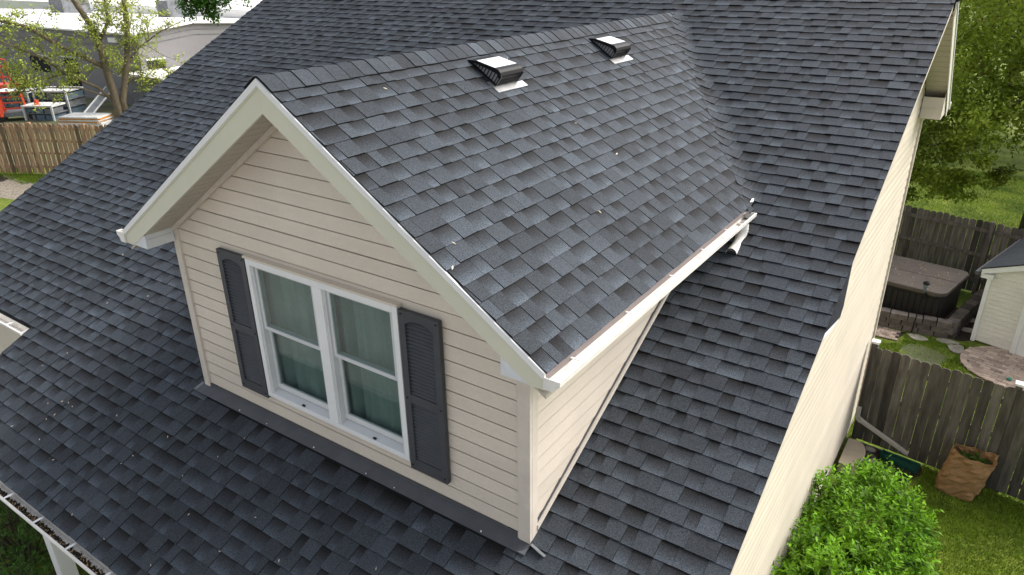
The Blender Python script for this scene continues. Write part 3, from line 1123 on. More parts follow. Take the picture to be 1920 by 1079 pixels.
# porch gutter and its muck
PX0, PX1 = -3.2, XR
pz = mroof(YB) - .02
gutter("white porch gutter clogged with leaf muck", (PX0, YB - .010), (PX1, YB - .010), (0, -1), pz, wd=.125, straps=[.35 + .59 * i for i in range(14)])
rg = random.Random(9)
mk = MB()
x = PX0
while x < PX1:
    h = rg.uniform(.012, .05)
    wdt = rg.uniform(.012, .045)
    ya = YB - .05 - rg.uniform(0, .02)
    mk.hexa([(x, YB - .115, pz - .088), (x + wdt, YB - .115, pz - .088), (x + wdt, ya, pz - .088), (x, ya, pz - .088),
             (x + rg.uniform(0, .01), YB - .112, pz - .088 + h * .6), (x + wdt, YB - .11, pz - .088 + h * .7), (x + wdt * .8, ya + .01, pz - .086 + h * .3), (x + .003, ya + rg.uniform(.0, .028), pz - .086 + h * .3)])
    x += wdt * .82
tag(mk.build("gutter_debris", 'muck'), "black rotted leaf muck lying in the porch gutter", "debris", kind="stuff")
pts = np.stack([rng.uniform(PX0, 2.5, 900), YB - .03 - rng.beta(2, 1.4, 900) * .085, pz - .07 + rng.uniform(0, .03, 900)], 1)
o = leaf_obj("leaf_litter", pts, rng.uniform(.012, .035, 900), rng.uniform(.2, .85, 900), 'litter', None, flat=.8)
tag(o, "brown dry leaf scraps on the muck in the porch gutter", "leaf litter", kind="stuff")
m = MB()
m.box((PX0 + .02, YB + .005, pz - .16), (PX1 - .03, YB + .03, pz - .01))
m.build("porch_fascia", 'white', house)
m = MB()
m.box((PX0 + .02, YB + .031, pz - .162), (4.98, .3, pz - .15))
m.build("porch_ceiling", 'white', house)
m = MB()
m.box((-3.18, YB + .06, pz - .32), (5.0, YB + .22, pz - .163))
m.build("porch_beam", 'white', house)


def post(x, y):
    p = empty("porch_post", (x, y, GZ), house)
    m = MB()
    m.box((x - .075, y - .075, GZ), (x + .075, y + .075, pz - .3205))
    m.build("shaft", 'white', p, bevel=.006)
    m = MB()
    m.box((x - .085, y - .085, pz - .40), (x + .085, y + .085, pz - .37))
    m.build("collar", 'white', p, bevel=.006)


post(-1.02, YB + .15)
post(0.22, YB + .15)
post(3.2, YB + .15)

# left eave with its own gutter, and the wall beneath it
lz = mroof(-.30) - .02
gutter("white gutter end of the far left eave", (-6.40, -.305), (-3.22, -.305), (0, -1), lz, straps=[.3 + .62 * i for i in range(5)])
m = MB()
m.box((-6.4, -.295, lz - .15), (-3.2, -.27, lz - .01))
m.build("eave_fascia", 'fascia', house)
m = MB()
m.box((-6.4, -.269, lz - .16), (-3.2, .08, lz - .15))
m.build("eave_soffit", 'soffit', house)
m = MB()
m.box((-6.3, -.02, GZ), (4.9, .08, lz - .161))
fw = m.build("front_wall", 'siding', house)
z = GZ + .3
while z < lz - .17:
    m = MB()
    z1 = min(z + BH, lz - .165)
    lap(m, (-6.3, -.022, z), (4.9, -.022, z), (-6.3, -.042, z), (4.9, -.042, z), (-6.3, -.024, z1), (4.9, -.024, z1))
    m.build("siding_board", 'siding', fw)
    z += BH
# end of the porch roof facing left: rake board
m = MB()
m.prism([(-3.205, -.30, mroof(-.30) - .042), (-3.205, YB, mroof(YB) - .042), (-3.205, YB, mroof(YB) - .16), (-3.205, -.30, mroof(-.3) - .16)], (.02, 0, 0))
m.build("rake_fascia", 'fascia', house)
# left rake of main roof
m = MB()
m.prism([(left_edge(-.3) + .01, -.3, mroof(-.3) - .042), (left_edge(YR) + .01, YR, mroof(YR) - .042), (left_edge(YR) + .01, YR, mroof(YR) - .22), (left_edge(-.3) + .01, -.3, mroof(-.3) - .22)], (.02, 0, 0))
m.build("rake_fascia", 'fascia', house)
m = MB()
m.prism([(-6.25, .4, GZ), (-6.25, YW, GZ), (-6.25, YW, mroof(YR) - TD * (YW - YR) - .1), (-6.25, YR, mroof(YR) - .1), (-6.25, .4, mroof(.4) - .1)], (-.06, 0, 0))
m.build("gable_wall", 'siding', house)
m = MB()
m.box((-6.3, YW - .1, GZ), (4.95, YW, mroof(YR) - TD * (YW - YR) - .1))
m.build("rear_wall", 'siding', house)

# ------------------------------------------------------------------ gable wall on the right
def rear_z(y): return mroof(YR) - TD * (y - YR)


m = MB()
m.prism([(XW - .012, -1.3, mroof(-1.3) - .05), (XW - .012, .0, GZ + .15), (XW - .012, YW - .02, GZ + .15), (XW - .012, YW - .02, rear_z(YW) - .09), (XW - .012, YR, mroof(YR) - .09)], (-.06, 0, 0))
gw = m.build("gable_wall", 'siding', house)
z = GZ + .22
bl = []
while z < mroof(YR) - .25:
    z1 = z + BH
    ys0, ys1 = max(-1.2, (z + .09 - MZ) / MS), max(-1.2, (z1 + .09 - MZ) / MS)
    if z < pz - .2: ys0 = max(ys0, 0.0)
    if z1 < pz - .2: ys1 = max(ys1, 0.0)
    ye0 = min(YW - .03, YR + (mroof(YR) - .14 - z) / TD)
    ye1 = min(YW - .03, YR + (mroof(YR) - .14 - z1) / TD)
    if ye1 > ys1:
        m = MB()
        ym0, ym1, zm_ = (ys0 + ys1) / 2, (ye0 + ye1) / 2, (z + z1) / 2
        tn = .5 + bumpj.gauss(0, .017)
        m.v += [(XW - .006, ys0, z + .006), (XW - .006, ye0, z + .006), (XW + .0085, ys0, z + .006), (XW + .0085, ye0, z + .006), (XW + .0080, ym0, zm_), (XW + .0080, ym1, zm_), (XW - .002, ys1, z1 + .002), (XW - .002, ye1, z1 + .002)]
        for q in ((0, 2, 3, 1), (2, 4, 5, 3), (4, 6, 7, 5)): m.face(q, tn)
        m.build("siding_board", 'siding', gw)
    z = z1
m = MB()
m.box((XW - .012, YW - .028, GZ + .2), (XW + .032, YW + .06, rear_z(YW) - .30))
m.box((XW + .0321, YW - .022, GZ + .2), (XW + .035, YW + .061, rear_z(YW) - .30))
m.build("corner_trim", 'trim', house)
m = MB()
m.box((XW - .08, 0.0, GZ - .1), (XW - .008, YW, GZ + .21))
m.build("foundation", 'concrete', house)
# front-slope rake: thin drip edge and narrow board; soffit under the overhang
m = MB()
m.prism([(XR - .030, YB + .02, mroof(YB + .02) - .040), (XR - .030, YR - .002, mroof(YR - .002) - .040), (XR - .030, YR - .002, mroof(YR - .002) - .13), (XR - .030, YB + .02, mroof(YB + .02) - .13)], (.018, 0, 0))
m.build("rake_fascia", 'trim', house)
m = MB()
m.prism([(XW + .014, YB + .03, mroof(YB + .03) - .12), (XR - .031, YB + .03, mroof(YB + .03) - .12), (XR - .031, YR, mroof(YR) - .12), (XW + .014, YR, mroof(YR) - .12)], (0, 0, .012))
m.build("rake_soffit", 'soffit', house)
# rear-slope rake
m = MB()
m.prism([(XQ - .034, YR + .002, mroof(YR) - .045), (XQ - .034, YE, rear_z(YE) - .045), (XQ - .034, YE, rear_z(YE) - .20), (XQ - .034, YR + .002, mroof(YR) - .20)], (.02, 0, 0))
m.build("rake_fascia", 'fascia', house)
for dz, th, xx in ((.036, .035, .0), (.20, .045, -.012)):
    m = MB()
    m.prism([(XQ - .010 + xx, YR + .002, mroof(YR) - dz), (XQ - .010 + xx, YE, rear_z(YE) - dz), (XQ - .010 + xx, YE, rear_z(YE) - dz - th), (XQ - .010 + xx, YR + .002, mroof(YR) - dz - th)], (.008, 0, 0))
    m.build("drip_edge", 'white', house)
m = MB()
m.prism([(XW + .012, YR + .02, mroof(YR) - .165), (XQ - .035, YR + .02, mroof(YR) - .165), (XQ - .035, YE, rear_z(YE) - .165), (XW + .012, YE, rear_z(YE) - .165)], (0, 0, .02))
so = m.build("rake_soffit", 'soffit', house)
k = 18
for i in range(k):
    ya = YR + .05 + (YE - .9 - YR + .75) * i / k
    yb2 = ya + (YE - .9 - YR + .75) / k - .014
    m = MB()
    m.prism([(XW + .02, ya, rear_z(ya) - .166), (XQ - .036, ya, rear_z(ya) - .166), (XQ - .036, yb2, rear_z(yb2) - .166), (XW + .02, yb2, rear_z(yb2) - .166)], (0, 0, -.008))
    m.build("soffit_panel", 'soffit', so)
er = empty("eave_return", (5.12, 8.7, 1.62), house)
zb = 1.69
for i in range(2):
    m = MB()
    m.hexa([(XW + .016, 8.56, zb + i * .15), (XQ - .04, 8.56, zb + i * .15), (XQ - .04, 8.59, zb + i * .15), (XW + .016, 8.59, zb + i * .15),
            (XW + .016, 8.572, zb + .147 + i * .15), (XQ - .04, 8.572, zb + .147 + i * .15), (XQ - .04, 8.59, zb + .147 + i * .15), (XW + .016, 8.59, zb + .147 + i * .15)])
    m.build("return_board", 'trim', er)
m = MB()
m.box((XW + .016, 8.5905, zb - .012), (XQ - .036, YE, zb))
m.build("bottom_panel", 'trim', er)
m = MB()
m.prism([(XQ - .0395, 8.56, zb - .01), (XQ - .0395, YE, zb - .01), (XQ - .0395, YE, zb + .05), (XQ - .0395, 8.62, rear_z(8.62) - .2), (XQ - .0395, 8.56, zb + .235)], (.005, 0, 0))
m.build("side_panel", 'trim', er)
m = MB()
m.box((-6.5, YE, rear_z(YE) - .17), (XQ - .01, YE + .02, rear_z(YE) - .035))
m.build("eave_fascia", 'fascia', house)
gutter("white rear gutter end behind the upper rake", (XQ - .0, YE + .022), (-6.5, YE + .022), (0, 1), rear_z(YE) - .045)
# bent dark flashing sheet sticking out at the rake, and its pale end
m = MB()


def ek(x, y, h): return (x, y, mroof(y) + h)


pts_ = [ek(XR - .004, 3.02, -.012), ek(XR + .046, 2.62, -.060), ek(XR + .052, 2.50, -.066), ek(XR - .004, 2.27, -.012)]
m.prism(pts_, (0, 0, -.006))
m.build("loose_flashing", 'rubber', house)
m = MB()
m.prism([ek(XR + .0525, 2.50, -.060), ek(XR - .002, 2.265, -.004), ek(XR - .002, 2.215, -.012), ek(XR + .028, 2.36, -.05)], (0, 0, -.004))
m.build("flashing_end", 'whitewood', house)


# ------------------------------------------------------------------ roof vents
def vent(yc, xl, lab):
    """box vent on the dormer's right slope; xl = world x of its lower end"""
    v_low = (W + EV + .02 - xl) * dl
    F = lambda a, b, h: dr.pt(yc + a, v_low + .33 - b, h + .011)      # a along the slope, b down-slope from the vent's top, h up
    vt = empty("roof_vent", tuple(F(0, .165, 0)), house)
    tag(vt, label=lab)
    hw = .165
    m = MB()
    m.hexa([F(-.22, .27, -.006), F(.225, .27, -.006), F(.225, .415, .0), F(-.22, .415, .0), F(-.22, .27, -.003), F(.225, .27, -.003), F(.225, .415, .0035), F(-.22, .415, .0035)])
    m.build("flange", 'alu', vt)
    prof = [(-.01, .006), (.035, .036), (.06, .052), (.245, .118), (.285, .126), (.315, .120), (.335, .100), (.340, .075)]
    # hood: top sheet (sky sheen painted in as a pale colour) and curved black lip
    for nm, i0, i1, mt in (("hood_top", 2, 3, 'ventsheen'), ("hood_lip", 3, 7, 'black'), ("hood_back", 0, 2, 'black')):
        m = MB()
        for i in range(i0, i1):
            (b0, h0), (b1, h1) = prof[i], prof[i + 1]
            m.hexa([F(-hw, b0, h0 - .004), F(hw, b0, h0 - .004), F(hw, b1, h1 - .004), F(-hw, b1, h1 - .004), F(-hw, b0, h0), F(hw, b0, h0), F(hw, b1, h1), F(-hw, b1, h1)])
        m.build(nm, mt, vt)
    for sd in (-1, 1):
        # black cheek band following the hood
        m = MB()
        up = [(b, h) for b, h in prof]
        lowr = [(.325, .066), (.29, .088), (.235, .078), (.08, .030), (.0, .006)]
        m.prism([F(sd * hw, b, h) for b, h in up + lowr], (F(sd * (hw + .004), 0, 0) - F(sd * hw, 0, 0)))
        m.build("hood_cheek", 'black', vt)
        m = MB()
        m.prism([F(sd * (hw - .012), b, h) for b, h in ((.0, .004), (.235, .08), (.30, .085), (.325, .06), (.325, .002))], (F(sd * (hw - .010), 0, 0) - F(sd * (hw - .012), 0, 0)))
        m.build("mesh_screen", 'grille', vt)
        for i in range(9):
            b = .045 + i * .0325
            m = MB()
            top = min(.03 + (b - .08) * .31, .082) if b > .05 else .02
            m.bar(F(sd * (hw + .001), b, .004), F(sd * (hw + .001), b, max(top, .018) + .01), .008, .006)
            m.build("grille_bar", 'black', vt)
        m = MB()
        m.bar(F(sd * hw, -.01, .006), F(sd * hw, .335, .006), .012, .010)
        m.bar(F(sd * hw, .332, .006), F(sd * hw, .336, .10), .012, .010, up=(0, 1, 0))
        m.build("side_rail", 'black', vt)
    m = MB()
    m.prism([F(-hw + .01, .326, .004), F(hw - .01, .326, .004), F(hw - .01, .326, .08), F(-hw + .01, .326, .08)], F(0, .002, 0) - F(0, 0, 0))
    m.build("mesh_screen", 'grille', vt)
    for i in range(11):
        a = -hw + .02 + i * (2 * hw - .04) / 10
        m = MB()
        m.bar(F(a, .333, .002), F(a, .333, .082), .013, .006, up=(0, 1, 0))
        m.build("grille_bar", 'black', vt)


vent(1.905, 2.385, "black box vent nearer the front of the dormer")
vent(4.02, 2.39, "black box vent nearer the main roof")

# ------------------------------------------------------------------ fences
def fence(name, label, P, Q, h, mat, pw, gap, dogear=True, rails_back=True, post_every=2.4, shadowbox=False, cap=None, seed=0, rail_h=(.25, .95, 1.55), rails=True):
    P, Q = Vector((*P, GZ)), Vector((*Q, GZ))
    d = (Q - P)
    L = d.length
    d.normalize()
    nrm = Vector((d.y, -d.x, 0))          # towards the viewer for fences running to +x
    r = random.Random(seed)
    f = empty(name, tuple((P + Q) / 2))
    tag(f, label, "fence")
    s = 0.0
    k = 0
    while s < L - .02:
        hh = h + r.uniform(-.018, .018)
        lean = r.uniform(-.006, .006)
        tn = .5 + r.gauss(0, .14)
        for lay in ((0, 1) if shadowbox else (0,)):
            off = nrm * (0.0 if not shadowbox else (.045 if lay == 0 else -.045)) + nrm * r.uniform(-.004, .004)
            a = P + d * (s + (pw + gap) / 2 * lay) + off
            b = a + d * (pw * r.uniform(.97, 1.0))
            Z = Vector((0, 0, 1))
            m = MB()
            e = .032
            z0 = .04
            if dogear:
                poly = [a + Z * z0, b + Z * z0, b + Z * (hh - e) + d * lean, b - d * e + Z * hh + d * lean, a + d * e + Z * hh + d * lean, a + Z * (hh - e) + d * lean]
            else:
                poly = [a + Z * z0, b + Z * z0, b + Z * hh + d * lean, a + Z * hh + d * lean]
            m.prism([q - nrm * .009 for q in poly], nrm * .018, tone=min(max(tn + r.gauss(0, .03), .15), .95))
            m.build("picket", mat, f)
        s += pw + gap
        k += 1
    if rails:
        for zr in rail_h:
            m = MB()
            c = nrm * (0 if shadowbox else (-.032 if rails_back else .032))
            m.bar(P + c + Vector((0, 0, zr)), Q + c + Vector((0, 0, zr)), .038, .085, tone=.5)
            m.build("rail", mat, f)
    s = 0.0
    while s <= L + .01:
        c = P + d * min(s, L - .045) + nrm * (0 if shadowbox else (-.06 if rails_back else .065))
        m = MB()
        m.box((c.x - .045, c.y - .045, GZ), (c.x + .045, c.y + .045, GZ + h + .04), tone=.5, rz=math.atan2(d.y, d.x))
        po = m.build("post", mat, f)
        if cap:
            m = MB()
            m.box((c.x - .06, c.y - .06, GZ + h + .041), (c.x + .06, c.y + .06, GZ + h + .065), rz=math.atan2(d.y, d.x))
            m.prism([(c.x - .06, c.y - .06, GZ + h + .0655), (c.x + .06, c.y - .06, GZ + h + .0655), (c.x + .06, c.y + .06, GZ + h + .0655), (c.x - .06, c.y + .06, GZ + h + .0655)], (0, 0, .012))
            m.build("post_cap", cap, po)
        s += post_every
    return f


fence("picket_fence", "weathered grey dog-eared wooden fence panel meeting the house corner", (5.06, 8.42), (7.09, 8.18), 1.83, 'picket', .138, .0045, post_every=2.0, cap='white', seed=1)
gt_ = fence("fence_gate", "weathered grey wooden gate beyond the paper bag", (7.165, 8.17), (8.3, 8.05), 1.80, 'picket', .138, .006, post_every=9, seed=2)
m = MB()
m.bar((7.26, 8.125, GZ + 1.38), (7.30, 8.120, GZ + 1.22), .035, .02)
m.bar((7.28, 8.10, GZ + 1.35), (7.28, 8.10, GZ + 1.25), .02, .03)
m.build("latch", 'black', gt_)
fence("picket_fence", "long dark weathered fence with exposed rails behind the hot tub", (1.5, 17.35), (11.5, 15.2), 1.83, 'picket', .138, .008, rails_back=False, post_every=2.44, seed=3, rail_h=(.35, 1.0, 1.62))
fence("picket_fence", "brown shadow-box fence segment running off beside the mulch heap", (-31.6, 5.6), (-25.62, 9.12), 2.02, 'picket_brown', .14, .085, shadowbox=True, dogear=True, post_every=2.4, seed=4, rail_h=(.3, .85, 1.35, 1.85))
fence("picket_fence", "brown shadow-box fence segment in front of the storage yard", (-25.55, 9.2), (-19.6, 11.9), 2.02, 'picket_brown', .14, .085, shadowbox=True, post_every=2.4, seed=5, rail_h=(.3, .85, 1.35, 1.85))

# ------------------------------------------------------------------ shed
sh = empty("garden_shed", (7.4, 14.5, GZ))
tag(sh, "small cream sided shed with white trim and dark roof", "shed")
SX, SY, SE = 6.41, 13.50, 1.66
dx_, dy_ = Vector((.968, -.25, 0)).normalized(), Vector((.25, .968, 0)).normalized()
so_ = Vector((SX, SY, GZ))
F = lambda a, b, z: so_ + dx_ * a + dy_ * b + Vector((0, 0, z))
SW, SL, SP = 2.6, 3.0, .42
m = MB()
m.prism([F(0, .02, .05), F(SW, .02, .05), F(SW, .02, SE), F(SW / 2, .02, SE + SW / 2 * SP), F(0, .02, SE)], dy_ * SL)
wl = m.build("wall", 'shed', sh)
zz = .06
while zz < SE + .45:
    zt1 = zz + .098
    x0b = max(0, (zz - SE) / SP)
    x0t = max(0, (zt1 - SE) / SP)
    for (a, b) in ((0.0, .735),) if zz < 1.75 else ((0.0, SW),):
        m = MB()
        a0, a1 = max(a + .05, x0b), max(a + .05, x0t)
        b0, b1 = (b, b) if b < 1 else (SW - x0b, SW - x0t)
        if b0 - a0 > .03:
            lap(m, F(a0, .02, zz), F(b0, .02, zz), F(a0, .001, zz), F(b0, .001, zz), F(a1, .017, zt1), F(b1, .017, zt1))
            m.build("siding_board", 'shed', wl)
    zz = zt1
m = MB()
m.hexa([F(-.01, -.015, .03), F(.07, -.015, .03), F(.07, .03, .03), F(-.01, .03, .03), F(-.01, -.015, SE), F(.07, -.015, SE), F(.07, .03, SE), F(-.01, .03, SE)])
m.build("corner_trim", 'white', sh)
m = MB()
m.hexa([F(.74, -.03, .04), F(.84, -.03, .04), F(.84, .02, .04), F(.74, .02, .04), F(.74, -.03, 1.75), F(.84, -.03, 1.75), F(.84, .02, 1.75), F(.74, .02, 1.75)])
m.hexa([F(.84, -.025, 1.68), F(1.9, -.025, 1.68), F(1.9, .02, 1.68), F(.84, .02, 1.68), F(.84, -.025, 1.75), F(1.9, -.025, 1.75), F(1.9, .02, 1.75), F(.84, .02, 1.75)])
m.hexa([F(.74, -.05, .0), F(1.9, -.05, .0), F(1.9, .02, .0), F(.74, .02, .0), F(.74, -.05, .039), F(1.9, -.05, .039), F(1.9, .02, .039), F(.74, .02, .039)])
m.build("door_frame", 'white', sh)
m = MB()
m.hexa([F(.841, -.01, .04), F(1.85, -.01, .04), F(1.85, .018, .04), F(.841, .018, .04), F(.841, -.01, 1.679), F(1.85, -.01, 1.679), F(1.85, .018, 1.679), F(.841, .018, 1.679)])
dd = m.build("door", 'white', sh)
m = MB()
m.hexa([F(.93, -.018, .25), F(1.75, -.018, .25), F(1.75, -.0105, .25), F(.93, -.0105, .25), F(.93, -.018, .75), F(1.75, -.018, .75), F(1.75, -.0105, .75), F(.93, -.0105, .75)])
m.build("panel", 'white', dd)
for sd in (0, 1):
    A = lambda a, b, z: F(a if sd == 0 else SW - a, b, z)
    m = MB()
    m.prism([A(-.14, -.12, SE - .14 * SP + .08), A(SW / 2, -.12, SE + SW / 2 * SP + .08), A(SW / 2, SL + .12, SE + SW / 2 * SP + .08), A(-.14, SL + .12, SE - .14 * SP + .08)], (0, 0, .03), tone=.45)
    m.build("roof", 'shingle', sh)
    m = MB()
    m.prism([A(-.12, -.11, SE - .12 * SP + .079), A(SW / 2, -.11, SE + SW / 2 * SP + .079), A(SW / 2, -.11, SE + SW / 2 * SP - .05), A(-.12, -.11, SE - .12 * SP - .03)], dy_ * .03)
    m.build("rake_board", 'white', sh)
    m = MB()
    q0 = A(-.19, -.13, SE - .075)
    m.bar(q0, A(-.19, SL + .1, SE - .075), .08, .075)
    m.build("gutter", 'flash', sh)
    m = MB()
    m.hexa([A(-.12, -.09, SE - .16), A(.10, -.09, SE - .16), A(.10, .0, SE - .16), A(-.12, .0, SE - .16), A(-.12, -.09, SE - .08), A(.10, -.09, SE - .05), A(.10, .0, SE - .05), A(-.12, .0, SE - .08)])
    m.build("eave_return", 'white', sh)

# ------------------------------------------------------------------ hot tub and its surroundings
tubE = empty("hot_tub", (4.9, 14.5, GZ))
tag(tubE, "dark brown hot tub with a folded brown cover scattered with leaves", "hot tub")
c0 = Vector((5.72, 13.62, GZ)); ax = Vector((-.988, .12, 0)).normalized(); ay = Vector((.20, .98, 0)).normalized()


def rr_poly(w_, d_, r_, inset=0):
    pts = []
    for cx_, cy_, a0 in ((r_, r_, 180), (w_ - r_, r_, 270), (w_ - r_, d_ - r_, 0), (r_, d_ - r_, 90)):
        for i in range(7):
            th = R(a0 + 90 * i / 6)
            pts.append((cx_ + (r_ - inset) * math.cos(th), cy_ + (r_ - inset) * math.sin(th)))
    return pts


TW, TL = 2.05, 1.75
tp = lambda a, b, z: c0 + ax * a + ay * b + Vector((0, 0, z))
m = MB()
m.prism([tp(a, b, .02) for a, b in rr_poly(TW, TL, .2, .05)], (0, 0, .76))
m.build("cabinet", 'tub', tubE)
for i in range(16):
    m = MB()
    a = .12 + i * .12
    m.bar(tp(a, .043, .06), tp(a, .043, .72), .10, .012, up=tuple(ay))
    m.build("side_panel", 'tub', tubE)
for b0, b1 in ((0, TL / 2 - .006), (TL / 2 + .006, TL)):
    m = MB()
    pl = rr_poly(TW, TL, .2, -.02)
    pl = clip([(a, b) for a, b in pl], 0, 1, -b0 + (.03 if b0 == 0 else 0)) if b0 else clip(pl, 0, -1, b1)
    m.prism([tp(a, b, .79) for a, b in pl], (0, 0, .10))
    m.build("cover_half", 'tubtop', tubE, bevel=.02)
m = MB()
m.prism([tp(a, b, .765) for a, b in rr_poly(TW, TL, .2, .0)], (0, 0, .024))
m.build("rim", 'tub', tubE)
m = MB()
m.bar(tp(.35, -.03, .68), tp(.35, -.03, .84), .04, .015, up=tuple(ay))
m.build("cover_clip", 'black', tubE)
N_ = 260
ab = np.stack([rng.uniform(.1, TW - .1, N_), rng.beta(1.2, 1.2, N_) * TL], 1)
P_ = np.array([tuple(tp(a, b, .897)) for a, b in ab])
o = leaf_obj("leaf_litter", P_, rng.uniform(.02, .055, N_), np.where(rng.random(N_) < .55, .85, .2) + rng.uniform(-.1, .1, N_), 'litter', None, flat=.97, fold=.1)
tag(o, "dry leaves and seeds scattered on the hot tub cover", "leaf litter", kind="stuff")

# block wall round the tub
bw = empty("block_wall", (5.7, 14.0, GZ))
tag(bw, "low wall of rough brown concrete blocks around the hot tub", "wall")
rb = random.Random(12)
path_ = [Vector((3.9, 13.25, 0)), Vector((5.98, 13.42, 0)), Vector((6.42, 15.55, 0)), Vector((6.75, 16.1, 0))]
for seg in range(3):
    A, B = path_[seg], path_[seg + 1]
    d = (B - A).normalized()
    L = (B - A).length
    for lay in range(3):
        s = -.12 if lay % 2 else 0
        while s < L - .1:
            ln = rb.uniform(.27, .36)
            nn = Vector((-d.y, d.x, 0))
            j = rb.uniform(-.012, .012)
            a = A + d * (s + .004) + nn * j
            b = A + d * (s + ln - .006) + nn * j
            z0_, z1_ = GZ + lay * .125, GZ + lay * .125 + .1235 + rb.uniform(-.004, .004)
            wd_ = .115
            if not (lay == 2 and seg == 0 and rb.random() < .12):
                m = MB()
                e = rb.uniform(.004, .010)
                m.hexa([a - nn * wd_ + Vector((0, 0, z0_)), b - nn * wd_ + Vector((0, 0, z0_)), b + nn * wd_ + Vector((0, 0, z0_)), a + nn * wd_ + Vector((0, 0, z0_)),
                        a + d * e - nn * (wd_ - e) + Vector((0, 0, z1_)), b - d * e - nn * (wd_ - e) + Vector((0, 0, z1_)), b - d * e + nn * (wd_ - e) + Vector((0, 0, z1_)), a + d * e + nn * (wd_ - e) + Vector((0, 0, z1_))],
                       tone=.5 + rb.gauss(0, .12))
                m.build("block", 'block', bw)
            s += ln
# flagstones
for k, (x, y, rx, ry, lab) in enumerate(((5.46, 13.02, .20, .13, "pale flat stepping stone below the garden torch"), (6.03, 13.15, .24, .12, "pale flat stepping stone by the block wall corner"),
                                          (6.20, 12.92, .16, .2, "pale flat stepping stone nearest the paved patio"), (6.33, 14.0, .15, .12, "dull stepping stone between block wall and shed"), (6.28, 14.6, .15, .14, "farthest dull stepping stone beside the shed"))):
    m = MB()
    m.prism([(a, b, GZ + .006) for a, b in blob(x, y, rx, ry, n=11, j=.18, seed=30 + k)], (0, 0, .03))
    tag(m.build("stepping_stone", 'concrete', bevel=.008), lab, "stone", "stepping stones by the hot tub")
# small paved strip by the tub
pv = MB()
pv.prism([(3.8, 12.55, GZ), (5.05, 12.62, GZ), (5.2, 13.15, GZ), (3.8, 13.1, GZ)], (0, 0, .012))
strip = tag(pv.build("brick_path", 'soil'), kind="structure", label="short brick path beside the hot tub wall")
rp_ = random.Random(2)
for i in range(10):
    for j in range(5):
        x, y = 3.86 + i * .125 + (.06 if j % 2 else 0), 12.62 + j * .102
        if x > 5.02: continue
        m = MB()
        m.box((x, y, GZ + .012), (x + .118, y + .095, GZ + .03 + rp_.uniform(0, .004)), tone=.36 + rp_.gauss(0, .06))
        m.build("brick", 'paver', strip)

# paved patio of the shed
pc = Vector((7.35, 12.62, 0))
pb = MB()
edge = blob(7.45, 12.60, 1.16, .95, n=36, j=0, seed=1)
pb.prism([(a, b, GZ + .004) for a, b in edge], (0, 0, .02))
patio = tag(pb.build("patio", 'soil'), kind="structure", label="round brick-paved patio in front of the shed door")
for i in range(44):
    th = 2 * math.pi * (i + .5) / 44
    m = MB()
    dth = 2 * math.pi / 44 * .47
    q = []
    for r0, tt in ((.90, -dth), (1.0, -dth), (1.0, dth), (.90, dth)):
        q.append((7.45 + 1.16 * r0 * math.cos(th + tt), 12.60 + .95 * r0 * math.sin(th + tt), GZ + .0245))
    m.prism(q, (0, 0, .022 + rp_.uniform(0, .003)), tone=.5 + rp_.gauss(0, .07))
    m.build("paver", 'paver', patio)
ca, sa = math.cos(R(-14)), math.sin(R(-14))
for j in range(-8, 9):
    for i in range(-7, 7):
        a, b = i * .205 + (.1 if j % 2 else 0), j * .105
        x, y = a * ca - b * sa, a * sa + b * ca
        if (x / 1.10) ** 2 + (y / .90) ** 2 < 1:
            m = MB()
            h = .016 + rp_.uniform(0, .003)
            pts4 = [(a2 * ca - b2 * sa + 7.45, a2 * sa + b2 * ca + 12.60, GZ + .0245) for a2, b2 in ((a - .099, b - .049), (a + .099, b - .049), (a + .099, b + .049), (a - .099, b + .049))]
            m.prism(pts4, (0, 0, h), tone=.5 + rp_.gauss(0, .08))
            m.build("paver", 'paver', patio)
m = MB()
for k in range(5):
    th = 2 * math.pi * k / 5
    m.tube([(7.17, 12.02, GZ + .075), (7.17 + .045 * math.cos(th), 12.02 + .045 * math.sin(th), GZ + .06 + .02 * (k % 2))], [.022, .012], n=6)
tag(m.build("toy", 'teal', smooth=True), "small teal plastic toy lying on the brick patio", "toy")

# garden torch
to = empty("garden_torch", (5.33, 13.20, GZ))
tag(to, "thin black garden torch on a stake in front of the hot tub", "torch")
m = MB(); m.tube([(5.30, 13.22, GZ), (5.35, 13.18, GZ + 1.02)], .012, n=8); m.build("stake", 'black', to)
m = MB(); m.tube([(5.35, 13.18, GZ + 1.0), (5.355, 13.178, GZ + 1.12), (5.36, 13.175, GZ + 1.22)], [.018, .038, .06], n=12); m.build("cup", 'steel', to, smooth=True)
m = MB(); m.tube([(5.36, 13.175, GZ + 1.221), (5.361, 13.174, GZ + 1.25), (5.361, 13.174, GZ + 1.275)], [.068, .07, .045], n=12); m.build("burner_cap", 'black', to)

# downspout at the house corner, splash block, well cover, stones
ds = empty("downspout", (5.3, 8.28, GZ))
tag(ds, "taupe downspout elbow slanting across the foot of the grey fence", "downspout")
m = MB(); m.bar((5.06, 8.28, GZ + .72), (5.06, 8.28, GZ + .56), .06, .08, up=(0, 1, 0)); m.build("upper_pipe", 'downspout', ds, bevel=.006)
m = MB()
pp = [(5.06, 8.28, GZ + .57), (5.065, 8.28, GZ + .53), (5.09, 8.28, GZ + .50), (5.13, 8.28, GZ + .48)]
for i in range(3): m.bar(pp[i], pp[i + 1], .062, .082, up=(0, 1, 0))
m.build("elbow", 'downspout', ds)
m = MB(); m.bar((5.12, 8.28, GZ + .485), (5.90, 8.30, GZ + .11), .075, .055); lp = m.build("lower_pipe", 'downspout', ds, bevel=.006)
m = MB()
for k in (-.02, .0, .02): m.bar((5.14, 8.28 + k, GZ + .507), (5.88, 8.30 + k, GZ + .150), .006, .006)
m.build("rib", 'downspout', lp)
sb = MB()
